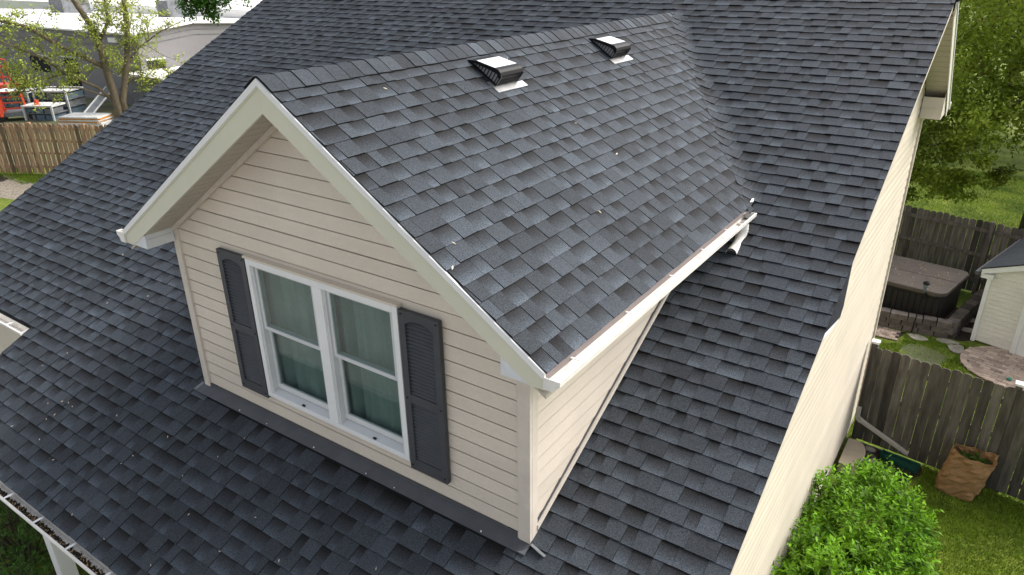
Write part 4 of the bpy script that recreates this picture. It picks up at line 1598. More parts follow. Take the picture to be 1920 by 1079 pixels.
A, B = Vector((5.55, 8.16, GZ + .01)), Vector((6.10, 8.06, GZ + .0))
d = (B - A).normalized(); nn = Vector((-d.y, d.x, 0))
w0, w1 = .075, .12
sb.hexa([A - nn * w0, B - nn * w1, B + nn * w1, A + nn * w0] + [q + Vector((0, 0, .02)) for q in (A - nn * w0, B - nn * w1, B + nn * w1, A + nn * w0)])
for sg in (-1, 1):
    sb.hexa([A + nn * sg * (w0 - .02), B + nn * sg * (w1 - .02), B + nn * sg * w1, A + nn * sg * w0] + [q + Vector((0, 0, .08)) for q in (A + nn * sg * (w0 - .012), B + nn * sg * (w1 - .012), B + nn * sg * w1, A + nn * sg * w0)])
sb.hexa([A - nn * w0 - d * .02, A - nn * w0, A + nn * w0, A + nn * w0 - d * .02] + [q + Vector((0, 0, .085)) for q in (A - nn * w0 - d * .02, A - nn * w0, A + nn * w0, A + nn * w0 - d * .02)])
tag(sb.build("splash_block", 'green_plastic'), "dark green plastic splash block under the downspout", "splash block")
wc = empty("window_well", (5.15, 7.7, GZ))
tag(wc, "tan rounded window well cover against the house wall", "well cover")
arc = [(5.02, 8.10)] + [(5.16 + .17 * math.sin(R(180 * i / 14)), 7.72 + .38 * math.cos(R(180 * i / 14))) for i in range(15)] + [(5.02, 7.34)]
m = MB(); m.prism([(a, b, GZ) for a, b in arc], (0, 0, .17)); m.build("well_side", 'tan_plastic', wc)
m = MB(); m.prism([(5.165 + (a - 5.165) * 1.05, 7.72 + (b - 7.72) * 1.03, GZ + .171) for a, b in arc], (0, 0, .018)); m.build("cover_lid", 'tan_plastic', wc, bevel=.006)
for k, (x, y, rx, ry, hh, lab) in enumerate(((5.10, 8.22, .09, .06, .10, "rounded brown stone under the downspout elbow"), (5.22, 8.20, .08, .05, .08, "grey brown stone beside the well cover lid"), (5.34, 8.22, .10, .05, .06, "pale long stone at the foot of the fence"),
                                                (5.38, 8.02, .10, .05, .07, "brown stone between well cover and splash block"), (5.46, 7.88, .14, .05, .06, "long flat stone in front of the splash block"))):
    m = MB()
    base = blob(x, y, rx, ry, n=10, j=.1, seed=60 + k)
    n0 = len(base)
    for z, f in ((0, 1.0), (hh * .55, 1.03), (hh * .9, .78), (hh, .4)):
        m.v += [(x + (a - x) * f, y + (b - y) * f, GZ + z) for a, b in base]
    for q in range(3):
        for i in range(n0): m.face((q * n0 + i, q * n0 + (i + 1) % n0, (q + 1) * n0 + (i + 1) % n0, (q + 1) * n0 + i))
    m.face([3 * n0 + i for i in range(n0)])
    tag(m.build("stone", 'concrete' if k in (2, 4) else 'block', smooth=True), lab, "stone", "edging stones at the house corner")

# paper bag --------------------------------------------------------------
bagE = empty("paper_bag", (6.68, 7.86, GZ))
tag(bagE, "crumpled brown paper yard bag of clippings slumped against the grey fence", "bag")
m = MB()
ns, nv = 30, 12
rbag = random.Random(5)
wv = [(rbag.uniform(0, 6.28), rbag.uniform(.6, 1.4), rbag.uniform(-1, 1)) for _ in range(7)]
ux, uy = Vector((.985, -.12, 0)), Vector((.12, .985, 0))
for j in range(nv + 1):
    t_ = j / nv
    z = .70 * t_
    hw_, hd_ = .235 + .035 * math.sin(t_ * 2.4), .15 + .02 * math.sin(t_ * 3)
    sh_ = ux * (.11 * t_) + uy * (.13 * t_)
    for i in range(ns):
        th = 2 * math.pi * i / ns
        c_, s_ = math.cos(th), math.sin(th)
        p4 = 5.0
        rad_ = (abs(c_) ** p4 + abs(s_) ** p4) ** (-1 / p4)
        cr_ = sum(.006 * math.sin(a + th * 4 * b + t_ * 17 * (1 + .4 * c)) for a, b, c in wv) + .036 * abs(math.sin(2.1 * th + 8.5 * t_ + 1.3 * math.sin(4.2 * t_ + 2 * th))) + .02 * abs(math.sin(3.7 * th - 6 * t_ + math.sin(9 * t_))) 
        q = Vector((6.64, 7.84, GZ + .01)) + sh_ + ux * (hw_ * c_ * rad_ * (1 + cr_ * 2.2)) + uy * (hd_ * s_ * rad_ * (1 + cr_ * 3))
        q += Vector((rbag.gauss(0, .011), rbag.gauss(0, .011), rbag.gauss(0, .008))) * (1 if 0 < j else .3)
        q.z += z + (.03 * math.sin(th * 2 + 1) + .015 * math.sin(5 * th)) * t_
        m.v.append(tuple(q))
for j in range(nv):
    for i in range(ns):
        a, b = j * ns + i, j * ns + (i + 1) % ns
        m.face((a, b, b + ns, a + ns))
m.face([i for i in range(ns)][::-1])
o = m.build("sack", 'bag', bagE)
so2 = o.modifiers.new("solid", 'SOLIDIFY'); so2.thickness = .004
N_ = 220
cc = Vector((6.64, 7.84, GZ + .01)) + ux * .10 + uy * .13
P_ = np.array([tuple(cc + ux * random.uniform(-.2, .2) + uy * random.uniform(-.12, .12) + Vector((0, 0, .56 + random.uniform(-.03, .05)))) for _ in range(N_)])
leaf_obj("clippings", P_, rng.uniform(.04, .09, N_), rng.uniform(.2, .7, N_), 'leaf_maple', bagE)

# ------------------------------------------------------------------ plants
def shrub(name, label, shape_pts, cat, mat, leaf, per, tone0, tone1, stem_base, parent_group=None, D=(0, 0, .6), wide=.42, extra=None, jit=.05):
    """shoots of leaves on points (P, outward N)"""
    e = empty(name, stem_base)
    tag(e, label, cat, parent_group)
    P, Nn = shape_pts
    n0 = len(P)
    idx = np.repeat(np.arange(n0), per)
    k = np.tile(np.arange(per), n0)
    sd = Nn * .7 + np.array(D) + rng.normal(size=Nn.shape) * .22
    sd /= np.linalg.norm(sd, axis=1)[:, None]
    ln = leaf * rng.uniform(1.6, 2.8, n0)
    base = P[idx] + sd[idx] * (k / per)[:, None] * ln[idx][:, None]
    rad = rng.normal(size=(len(idx), 3))
    rad -= sd[idx] * (rad * sd[idx]).sum(1)[:, None]
    rad /= np.linalg.norm(rad, axis=1)[:, None]
    dirn = rad * .9 + sd[idx] * .55
    tone = tone0 + (tone1 - tone0) * rng.random(n0)[idx] * .6 + (k / per) * (tone1 - tone0) * .4
    sz = leaf * rng.uniform(.65, 1.15, len(idx)) * (1 - .35 * k / per)
    o = leaf_obj("foliage", base + rng.normal(size=base.shape) * jit * leaf, sz, tone, mat, e, D=dirn * 1.6, wide=wide, flat=.65)
    m = MB()
    c = Vector(stem_base)
    for i in rng.choice(n0, size=min(60, n0), replace=False):
        q = Vector(P[i])
        m.tube([c + Vector((random.uniform(-.1, .1), random.uniform(-.1, .1), 0)), c.lerp(q, .5) + Vector((0, 0, .05)), q], [.012, .008, .004], n=5, cap=False)
    m.build("stems", 'bark', e)
    return e


def dome(n, cx, cy, cz, rx, ry, rz, lump=.12, fill=.35, cut=None, zmin=GZ + .05):
    d = rng.normal(size=(n, 3))
    d[:, 2] = np.abs(d[:, 2]) * 1.0 - .25
    d /= np.linalg.norm(d, axis=1)[:, None]
    lum = 1 + lump * (np.sin(d[:, 0] * 5 + cx) * np.cos(d[:, 1] * 6 + cy) + .6 * np.sin(d[:, 2] * 9 + d[:, 0] * 4))
    r = (1 - fill * rng.random(n) ** 2.2) * lum
    P = d * r[:, None] * np.array([rx, ry, rz]) + np.array([cx, cy, cz])
    if cut is not None:
        ok = cut(P)
        P, d = P[ok], d[ok]
    ok = P[:, 2] > zmin
    P, d = P[ok], d[ok]
    nn = d / np.array([rx, ry, rz])
    nn /= np.linalg.norm(nn, axis=1)[:, None]
    return P, nn


cutw = lambda P: P[:, 0] > XW + .09
Pa, Na = dome(1100, 5.72, 5.05, GZ + .55, .70, 1.15, .82, cut=cutw)
Pb, Nb = dome(820, 5.55, 3.75, GZ + .50, .72, 1.1, .86, cut=cutw)
shrub("shrub", "bright green leafy shrub growing against the cream gable wall", (np.concatenate([Pa, Pb]), np.concatenate([Na, Nb])), "shrub", 'leaf_bush', .112, 9, .12, .92, (5.65, 4.5, GZ), wide=.40)
m = MB()
for cx_, cy_, rx_, ry_, rz_ in ((5.72, 5.05, .5, .9, .62), (5.6, 3.75, .5, .85, .62)):
    pass

yew = [(-3.9, -1.0, .9, .75, 1.55, 5), (-2.75, -1.45, .85, .7, 1.5, 6), (-4.9, -.55, .9, .8, 1.5, 7), (-1.75, -1.75, .6, .55, 1.35, 8)]
ylab = ["dark green clipped yew under the porch gutter, in the picture's corner", "dark green yew beside the white porch post", "dark green yew farthest along the porch, under the left eave", "dark green yew right in front of the porch post foot"]
for (x, y, rx, ry, rz, s_), lb in zip(yew, ylab):
    Py, Ny = dome(620, x, y, GZ + .35, rx, ry, rz, lump=.18, fill=.3)
    shrub("yew_shrub", lb, (Py, Ny), "shrub", 'leaf_yew', .06, 12, .15, .85, (x, y, GZ), "yews along the porch", wide=.3, D=(0, 0, .3))
Pf, Nf = dome(420, -.55, -2.05, GZ + .8, .65, .4, 1.25, fill=.4)
fl = shrub("flowering_shrub", "dark shrub with magenta blossoms at the foot of the porch posts", (Pf, Nf), "shrub", 'leaf_yew', .07, 9, .12, .6, (-.55, -2.05, GZ), wide=.5)
ii = rng.choice(len(Pf), 60, replace=False)
c_ = Pf[ii] + Nf[ii] * .08
Pq = np.repeat(c_, 22, 0) + rng.normal(size=(60 * 22, 3)) * .022
leaf_obj("blossom", Pq, rng.uniform(.014, .026, len(Pq)), rng.uniform(.3, .9, len(Pq)), 'flower', fl, wide=.8)


# trees ------------------------------------------------------------------
def branchy(m, a, b, r0, r1, wob=.06, n=6, seed=0):
    r = random.Random(seed)
    a, b = Vector(a), Vector(b)
    L = (b - a).length
    pts = [a.lerp(b, i / n) + Vector((r.gauss(0, wob * L), r.gauss(0, wob * L), r.gauss(0, wob * L))) * (0 if i in (0, n) else .5) for i in range(n + 1)]
    m.tube(pts, [r0 + (r1 - r0) * i / n for i in range(n + 1)], n=7)
    return pts


# sparse spring tree in the storage yard
tr_ = empty("spring_tree", (-32.8, 16.4, GZ))
tag(tr_, "multi-trunked tree with sparse yellow-green spring leaves before the grey building", "tree")
trunks = {
    'A': ([(-32.75, 16.4, GZ), (-32.76, 16.48, -3.07), (-32.82, 16.36, -1.06), (-32.85, 16.31, .24), (-32.96, 16.09, 1.27), (-33.14, 15.71, 2.3), (-33.3, 15.4, 5.0), (-33.6, 15.2, 8)], .30, .12),
    'B': ([(-32.6, 16.75, GZ), (-32.64, 16.73, -2.71), (-32.35, 17.32, -.64), (-32.21, 17.6, .94), (-32.16, 17.7, 2.2), (-32.0, 17.9, 5.2), (-31.9, 18.4, 8)], .25, .12),
    'C': ([(-32.85, 16.3, -.95), (-33.27, 15.45, -.34), (-33.72, 14.55, .36), (-34.13, 13.72, 1.15), (-34.58, 12.82, 1.44), (-35.2, 11.5, 2.4)], .17, .07),
    'D': ([(-32.8, 16.39, -2.68), (-33.06, 15.87, -1.95), (-33.64, 14.71, -1.15), (-33.99, 13.99, -.35), (-34.68, 12.61, .54), (-35.3, 11.4, .9)], .12, .04),
    'E': ([(-32.64, 16.72, -2.17), (-32.31, 17.39, -1.58), (-31.76, 18.5, -1.79), (-31.25, 19.53, -1.33)], .11, .03),
    'F': ([(-32.85, 16.31, -2.53), (-33.43, 15.13, -1.88), (-34.04, 13.89, -1.75), (-34.66, 12.64, -1.89)], .07, .025),
    'G': ([(-32.5, 17.0, -1.2), (-32.06, 17.89, -.12), (-31.55, 18.93, .6), (-31.05, 19.93, 1.07)], .08, .025),
    'K': ([(-33.64, 14.71, -1.15), (-34.31, 13.35, -1.44), (-34.72, 12.53, -1.49)], .05, .02),
    'H': ([(-32.85, 16.31, .24), (-32.6, 16.9, 1.2), (-32.55, 17.0, 2.6), (-32.5, 17.2, 5)], .13, .08),
}
tips = []
for k, (pth, r0, r1) in trunks.items():
    m = MB()
    n0 = len(pth)
    m.tube(pth, [.72 * (r0 + (r1 - r0) * i / (n0 - 1)) for i in range(n0)], n=9)
    m.build("trunk" if k in 'AB' else "limb", 'bark_pale', tr_, smooth=True)
    rt = random.Random(ord(k))
    nb = {'A': 14, 'B': 14, 'C': 15, 'D': 17, 'E': 15, 'F': 12, 'G': 13, 'K': 8, 'H': 8}[k]
    for i in range(nb):
        s = rt.uniform(.25, 1)
        f = s * (n0 - 1)
        j = min(int(f), n0 - 2)
        st = Vector(pth[j]).lerp(Vector(pth[j + 1]), f - j)
        if st.z > 3.2: continue
        dirv = Vector((rt.gauss(0, .8), rt.gauss(0, .8), rt.gauss(.35, .6))).normalized()
        ln = rt.uniform(.7, 1.9)
        tips.append((st, st + dirv * ln, .022))
tw = MB()
LP = []
rt = random.Random(77)
for st, en, r0 in tips:
    pts = branchy(tw, st, en, r0, .007, n=5, seed=rt.random())
    for q in range(5):
        s0 = pts[rt.randint(1, 5)]
        e2 = s0 + Vector((rt.gauss(0, .35), rt.gauss(0, .35), rt.gauss(.12, .3)))
        tw.tube([s0, s0.lerp(e2, .5) + Vector((0, 0, .03)), e2], [.010, .007, .005], n=4, cap=False)
        for e3 in (e2, s0.lerp(e2, .55)):
            for _ in range(rt.randint(6, 15)): LP.append(tuple(e3 + Vector((rt.gauss(0, .10), rt.gauss(0, .10), rt.gauss(.02, .08)))))
tw.build("twigs", 'bark_pale', tr_)
LP = np.array(LP)
leaf_obj("crown", LP, rng.uniform(.08, .17, len(LP)), rng.uniform(.3, .8, len(LP)), 'leaf_spring', tr_, flat=.4, wide=.6)


def crown_points(blobs, n):
    """points in clumps: each blob (cx,cy,cz,r) holds sub-clumps"""
    out = []
    wts = np.array([b[3] ** 2 for b in blobs])
    wts = wts / wts.sum()
    for b, wt in zip(blobs, wts):
        k = int(n * wt)
        ncl = max(6, int(14 * b[3]))
        dc = rng.normal(size=(ncl, 3))
        dc /= np.linalg.norm(dc, axis=1)[:, None]
        cc = dc * (b[3] * rng.uniform(.45, 1.0, (ncl, 1))) * np.array([1, 1, .8]) + np.array(b[:3])
        a = rng.integers(0, ncl, k)
        q = rng.normal(size=(k, 3)) * (b[3] * .21)
        q[:, 2] *= .6
        out.append(cc[a] + q)
    return np.concatenate(out)


def tree(name, label, trunk, limbs, blobs, n, size, mat, tones, rust=0, cat="tree", group=None, bark='bark', flat=.7):
    e = empty(name, tuple(trunk[0]))
    tag(e, label, cat, group)
    m = MB()
    k = len(trunk)
    m.tube(trunk, [q for q in np.linspace(trunk_r(trunk), trunk_r(trunk) * .45, k)], n=10)
    m.build("trunk", bark, e, smooth=True)
    for i, (a, b, r0) in enumerate(limbs):
        m = MB()
        branchy(m, a, b, r0, r0 * .3, seed=i)
        m.build("limb", bark, e, smooth=True)
    P = crown_points(blobs, n)
    P = P[P[:, 2] > GZ + .3]
    # tone: leaves vary clump by clump
    nz = np.sin(P[:, 0] * 2.1 + P[:, 2] * 1.7) * np.cos(P[:, 1] * 1.9 - P[:, 2] * 1.3)
    tn = tones[0] + (tones[1] - tones[0]) * np.clip(.5 + .3 * nz + rng.normal(size=len(P)) * .22, 0, 1)
    leaf_obj("crown", P, size * rng.uniform(.6, 1.25, len(P)), tn, mat, e, flat=flat, wide=.62)
    if rust:
        Pr = crown_points([(b[0], b[1], b[2] + .3, b[3] * .9) for b in blobs], 200)
        cl = Pr[rng.integers(0, len(Pr), rust // 25)]
        Pr = np.repeat(cl, 25, 0) + rng.normal(size=(len(cl) * 25, 3)) * .16
        leaf_obj("young_leaves", Pr, size * rng.uniform(.5, .9, len(Pr)), rng.uniform(.3, .8, len(Pr)), 'leaf_rust', e, flat=flat, wide=.6)
    return e


def trunk_r(t): return .30


T1 = [(7.25, 22.2, GZ), (7.3, 22.2, -1.5), (7.15, 22.3, .5), (6.9, 22.2, 2.2), (6.85, 22.3, 4.5), (6.6, 22.4, 8)]
tree("shade_tree", "large leafy tree with dark trunk on the lawn behind the house", T1,
     [((7.2, 22.25, -.2), (5.2, 20.6, .9), .11), ((7.1, 22.3, .6), (5.0, 22.8, 1.3), .10), ((6.9, 22.2, 2.2), (8.6, 21.4, 3.4), .12), ((7.2, 22.3, -.4), (9.4, 21.8, .6), .11), ((6.95, 22.2, 1.8), (4.0, 21.5, 3.2), .10), ((7.1, 22.3, .3), (6.0, 18.6, 0.4), .09)],
     [(4.6, 20.4, -.4, 1.25), (5.9, 19.4, -.1, 1.3), (7.2, 19.6, .4, 1.2), (4.0, 21.6, 1.2, 1.7), (6.0, 20.6, 1.9, 1.7), (8.0, 20.8, 1.9, 1.6), (9.6, 21.5, .8, 1.6), (4.9, 22.8, 3.2, 1.8), (7.2, 22.2, 3.8, 2.0), (9.4, 22.4, 3.5, 1.9), (3.0, 22.2, 2.8, 1.6), (3.6, 20.4, -.9, 1.0), (8.4, 19.8, -.2, .9),
      (6.6, 20.2, .8, 1.2), (7.6, 20.4, 1.2, 1.3), (8.6, 20.8, .5, 1.2), (5.4, 20.4, .6, 1.2), (8.2, 20.2, 2.3, 1.2), (6, 22, 6, 2.4), (8.5, 22.5, 6.2, 2.2), (4.3, 22.4, 5.4, 1.9)],
     60000, .135, 'leaf_tree', (.36, 1.15), rust=1500)
T2 = [(3.6, 19.2, GZ), (3.55, 19.2, -2.4), (3.7, 19.1, -1), (3.6, 19.2, .8)]
tree("small_tree", "lower leafy tree hanging over the dark fence beside the house corner", T2,
     [((3.6, 19.2, -2.4), (4.4, 18.6, -1.6), .05), ((3.7, 19.1, -1), (5.0, 18.4, -.6), .05), ((3.6, 19.2, -1.6), (2.8, 18.8, -.6), .05)],
     [(4.2, 18.7, -1.75, .75), (4.9, 18.4, -1.5, .65), (3.4, 18.9, -1.3, .9), (4.4, 18.6, -.7, .9), (5.3, 18.5, -.7, .7), (3.3, 19.0, -.1, .95), (4.2, 19.1, .5, .9), (5.4, 18.7, -1.9, .4), (5.9, 18.6, -1.35, .5)],
     14000, .12, 'leaf_tree', (.28, 1.0))
for k, (x, y, s_, lab) in enumerate(((0.5, 34, 3.4, "dense green tree far behind the house, nearest the rear rake"), (5.5, 38, 3.6, "dense green tree far behind the leafy lawn tree"), (11.5, 35, 3.4, "dense green tree far back beyond the shed"), (16.5, 30, 3.2, "dense green tree far back at the picture's edge"))):
    tree("background_tree", lab, [(x, y, GZ), (x + .1, y, -1), (x, y + .2, 2), (x, y, 5)], [((x, y, -1), (x + 1.5, y - 1, .8), .1)],
         [(x - s_ * .5, y, -.6, s_ * .62), (x + s_ * .5, y - .6, -.4, s_ * .62), (x, y - .8, 1.8, s_ * .7), (x - s_ * .6, y, 3.2, s_ * .65), (x + s_ * .6, y, 3.4, s_ * .65), (x, y, 5.4, s_ * .6)],
         7000, .36, 'leaf_tree', (.22, .9), group="trees along the back of the lawn")

# maple whose drooping twigs reach into view above the left of the roof
tree("maple_tree", "tree behind the roof with a dark green drooping leafy branch", [(-13.5, 15.2, GZ), (-13.6, 15.1, 0), (-13.9, 15.0, 3.6), (-14, 15, 7)],
     [((-13.9, 15.0, 3.4), (-17.7, 13.0, 3.2), .10), ((-14, 15, 5), (-16, 13.4, 6), .1), ((-14, 15, 5), (-11.5, 16, 6), .1)],
     [(-15.6, 14.2, 5.6, 1.5), (-13.2, 15.5, 6.4, 1.9), (-17.6, 13.2, 4.4, 1.1)], 7000, .16, 'leaf_maple', (.25, .8))
e = bpy.data.objects["maple_tree"]
m = MB()
Pm = []
rt = random.Random(31)
for (a, b, nl) in (((-17.9, 12.8, 3.15), (-18.36, 12.25, 2.12), 330), ((-17.8, 12.95, 3.15), (-18.0, 12.65, 2.2), 280), ((-17.7, 13.0, 3.1), (-17.86, 12.9, 2.02), 330), ((-17.5, 13.2, 3.1), (-17.6, 13.25, 2.45), 170), ((-18.2, 12.5, 3.1), (-18.45, 12.15, 2.45), 240), ((-17.2, 13.7, 3.1), (-17.12, 13.85, 2.45), 50), ((-17.9, 12.8, 3.0), (-18.1, 12.5, 2.5), 300)):
    pts = branchy(m, a, b, .02, .006, n=5, seed=rt.random())
    for _ in range(int(nl * 2.0)):
        q = Vector(a).lerp(Vector(b), rt.random() ** .8)
        Pm.append(tuple(q + Vector((rt.gauss(0, .12), rt.gauss(0, .12), rt.gauss(0, .10)))))
m.build("twigs", 'bark', e)
leaf_obj("drooping_leaves", np.array(Pm), rng.uniform(.06, .13, len(Pm)), rng.uniform(.2, .85, len(Pm)), 'leaf_maple', e, flat=.35, wide=.7)

# ------------------------------------------------------------------ grey building and its yard
gb = empty("warehouse", (-43, 26, GZ))
tag(gb, "long grey block building with white roof and dark windows behind the yard", "building")
BZ = .20
m = MB()
m.prism([(-35.3, 19.6, GZ), (-35.3, 31, GZ), (-35.3, 31, BZ - .15), (-35.3, 23.2, BZ + .36), (-35.3, 19.6, BZ)], (-32, 0, 0))
wl = m.build("wall", 'greywall', gb)
for k in range(3):
    m = MB()
    zz = BZ - .28 - .02 * k - .0
    m.box((-67, 19.57 - .002 * k, BZ - .30 - .42 * k), (-35.27, 19.6, BZ - .26 - .42 * k))
    m.prism([(-35.298, 19.6, BZ - .30 - .30 * k), (-35.298, 23.2, BZ + .06 - .30 * k), (-35.298, 31, BZ - .45 - .30 * k), (-35.298, 31, BZ - .41 - .30 * k), (-35.298, 23.2, BZ + .10 - .30 * k), (-35.298, 19.6, BZ - .26 - .30 * k)], (.02, 0, 0))
    if k < 2: m.build("trim_band", 'steel', gb)
m = MB()
m.prism([(-35.1, 19.4, BZ + .01), (-35.1, 23.2, BZ + .40), (-67, 23.2, BZ + .40), (-67, 19.4, BZ + .01)], (0, 0, .09))
m.prism([(-35.1, 23.201, BZ + .40), (-35.1, 31, BZ - .12), (-67, 31, BZ - .12), (-67, 23.201, BZ + .40)], (0, 0, .09))
rf_ = m.build("roof", 'whiteroof', gb)
m = MB()
m.box((-80, 31.2, GZ), (-37, 50, BZ + .55)); m.build("rear_wing", 'whiteroof', gb)
for q0, q1 in (((-56, 25, BZ + .2), (-54, 27, BZ + 1.3)), ((-45, 27, BZ + .1), (-43.6, 28.4, BZ + 1.3))):
    m = MB(); m.box(q0, q1); m.build("roof_unit", 'steel', gb)
for (x0, x1, z0, z1, nm) in ((-48.7, -46.2, -2.55, -1.55, "window"), (-44.2, -42.6, -3.75, -1.45, "door")):
    m = MB(); m.box((x0, 19.56, z0), (x1, 19.599, z1)); wo = m.build(nm, 'dark', gb)
    m = MB(); m.box((x0 - .08, 19.53, z1 + .001), (x1 + .08, 19.58, z1 + .09)); m.build("lintel", 'white', wo)
m = MB(); m.box((-35.29, 20.0, -2.1), (-35.25, 21.05, -1.2)); wo = m.build("window", 'dark', gb)
m = MB(); m.box((-35.28, 19.95, -1.19), (-35.22, 21.1, -1.1)); m.build("lintel", 'white', wo)
m = MB(); m.box((-37.9, 19.4, -.25), (-37.1, 19.59, .0)); m.build("wall_lamp", 'white', gb)
m = MB()
m.box((-35.25, 18.6, GZ), (-31.5, 22.5, -1.85)); m.build("lean_to", 'steel', gb)
m = MB(); m.box((-35.24, 18.4, -1.849), (-31.3, 22.7, -1.70)); m.build("lean_to_roof", 'whiteroof', gb)

# red aerial lift
lf = empty("scissor_lift", (-38.4, 14.1, GZ))
tag(lf, "red-orange lift with ladder rails parked behind the brown fence", "lift")
Q = lambda a, b, z: Vector((-38.4, 14.0, GZ + z)) + Vector((.55, .83, 0)) * a + Vector((-.83, .55, 0)) * b
m = MB(); m.prism([Q(-1.1, -.5, .25), Q(1.0, -.5, .25), Q(1.0, .6, .25), Q(-1.1, .6, .25)], (0, 0, .22)); m.build("chassis", 'steel', lf)
for a in (-.85, .75):
    for b in (-.5, .6):
        m = MB(); c = Q(a, b, .25); m.tube([c - Vector((-.83, .55, 0)) * .1, c + Vector((-.83, .55, 0)) * .1], .25, n=14); m.build("wheel", 'tub', lf)
for a, h in ((-.75, 1.15), (.95, 1.05)):
    m = MB(); m.bar(Q(a, -.55, .3), Q(a + .1, -.55, h), .22, .16, up=(0, 1, 0)); m.build("outrigger_post", 'red', lf)
for z in (.65, .95, 1.25, 1.5):
    m = MB(); m.bar(Q(-.55, -.3, z), Q(.45, -.3, z), .08, .07); m.build("rung", 'red', lf)
for a in (-.55, .45):
    m = MB(); m.bar(Q(a, -.3, .4), Q(a - .12, -.3, 1.75), .09, .09, up=(0, 1, 0)); m.build("ladder_rail", 'red', lf)
m = MB(); m.prism([Q(-1.3, -.5, 1.75), Q(.7, -.5, 1.75), Q(.7, .6, 1.75), Q(-1.3, .6, 1.75)], (0, 0, .16)); m.build("platform", 'red', lf)
for z in (2.3, 2.85, 3.2):
    m = MB(); m.tube([Q(-1.2, -.45, z), Q(.0, -.45, z), Q(.1, -.4, z - .05)], .04, n=6); m.build("guard_rail", 'red', lf)
for a in (-1.2, -.7, -.2, .1):
    m = MB(); m.tube([Q(a, -.45, 1.9), Q(a, -.45, 3.2)], .045, n=6); m.build("guard_post", 'red', lf)

# stacks of crates and boards
rc = random.Random(8)
for k, (x, y, wx, wy, h, top, lab) in enumerate(((-40.6, 15.2, 2.2, 1.4, 1.15, 'tarp', "blue-grey racked crates with white sheet on top, beside the red lift"), (-38.6, 16.4, 2.0, 1.4, 1.2, 'tarp', "blue-grey racked crates with white sheet, nearer the tree trunks"),
                                                    (-37.3, 14.9, 1.7, 1.0, .7, 'tarp', "low stack of grey crates under a white sheet near the grass"))):
    st = empty("crate_rack", (x, y, GZ))
    tag(st, lab, "crates", "crates stored in the yard")
    nl = 3 if h > 1 else 2
    for i in range(nl):
        z0_ = GZ + i * h / nl
        for j in range(3):
            m = MB()
            xa = x - wx / 2 + j * wx / 3
            m.box((xa + .03, y - wy / 2, z0_ + .05), (xa + wx / 3 - .05, y + wy / 2 - rc.uniform(0, .2), z0_ + h / nl - .06), rz=.45, c=(x, y))
            m.build("crate", 'bluecrate' if (i + j) % 3 else 'steel', st)
        m = MB(); m.box((x - wx / 2 - .05, y - wy / 2 - .05, z0_), (x + wx / 2 + .05, y + wy / 2, z0_ + .045), rz=.45, c=(x, y)); m.build("shelf", 'steel', st)
    for sx in (-1, 1):
        m = MB(); m.box((x + sx * wx / 2 - .05, y - wy / 2 - .12, GZ), (x + sx * wx / 2 + .05, y - wy / 2 - .055, GZ + h + .1), rz=.45, c=(x, y)); m.build("upright", 'whitewood', st)
    m = MB(); m.box((x - wx / 2 - .1, y - wy / 2 - .1, GZ + h + .02), (x + wx / 2, y + wy / 2, GZ + h + .10), rz=.5, c=(x, y)); m.build("sheet", top, st)
bp_ = empty("board_stack", (-33.6, 15.4, GZ))
tag(bp_, "stack of white and orange sheet boards in the yard near the tree", "boards")
for i in range(7):
    m = MB()
    m.box((-34.9 + rc.uniform(-.1, .1), 14.6, GZ + i * .075), (-32.6 + rc.uniform(-.1, .1), 15.8, GZ + i * .075 + .066), rz=.5 + rc.uniform(-.05, .05), c=(-33.7, 15.2))
    m.build("board", 'orange' if i in (3, 5) else 'tarp', bp_)
ld = empty("leaning_plank", (-36.6, 17.2, GZ))
tag(ld, "grey steel ramp leaning in the yard left of the tree trunks", "ramp")
m = MB(); m.bar((-37.6, 18.8, -2.7), (-35.6, 16.1, GZ + .05), .5, .06); m.build("deck", 'steel', ld)
for sg in (-.22, .22):
    m = MB(); m.bar((-37.6 + sg, 18.8 + sg * .7, -2.64), (-35.6 + sg, 16.1 + sg * .7, GZ + .12), .05, .06); m.build("side_rail", 'whitewood', ld)

for k, (x, y, s_, lab) in enumerate(((-100, 62, 9, "bright green tree behind the grey building, in the picture's top corner"), (-80, 70, 8, "yellow-green tree behind the white roof"), (-62, 72, 8, "bright tree behind the white roof above the tree trunks"), (-48, 74, 8, "golden green tree behind the white roof near the maple branch"), (-112, 45, 8, "green tree beyond the end of the grey building"))):
    tree("far_tree", lab, [(x, y, GZ), (x, y, 0), (x, y, 3), (x, y, 8)], [((x, y, 0), (x + 2, y, 3), .2)],
         [(x - s_ * .6, y, .4, s_ * .55), (x + s_ * .5, y, .4, s_ * .55), (x, y, 3.5, s_ * .7), (x, y, 8, s_ * .6)], 2600, .75, 'leaf_spring' if k in (1, 3) else 'leaf_tree', (.3, .8), group="trees far behind the building")

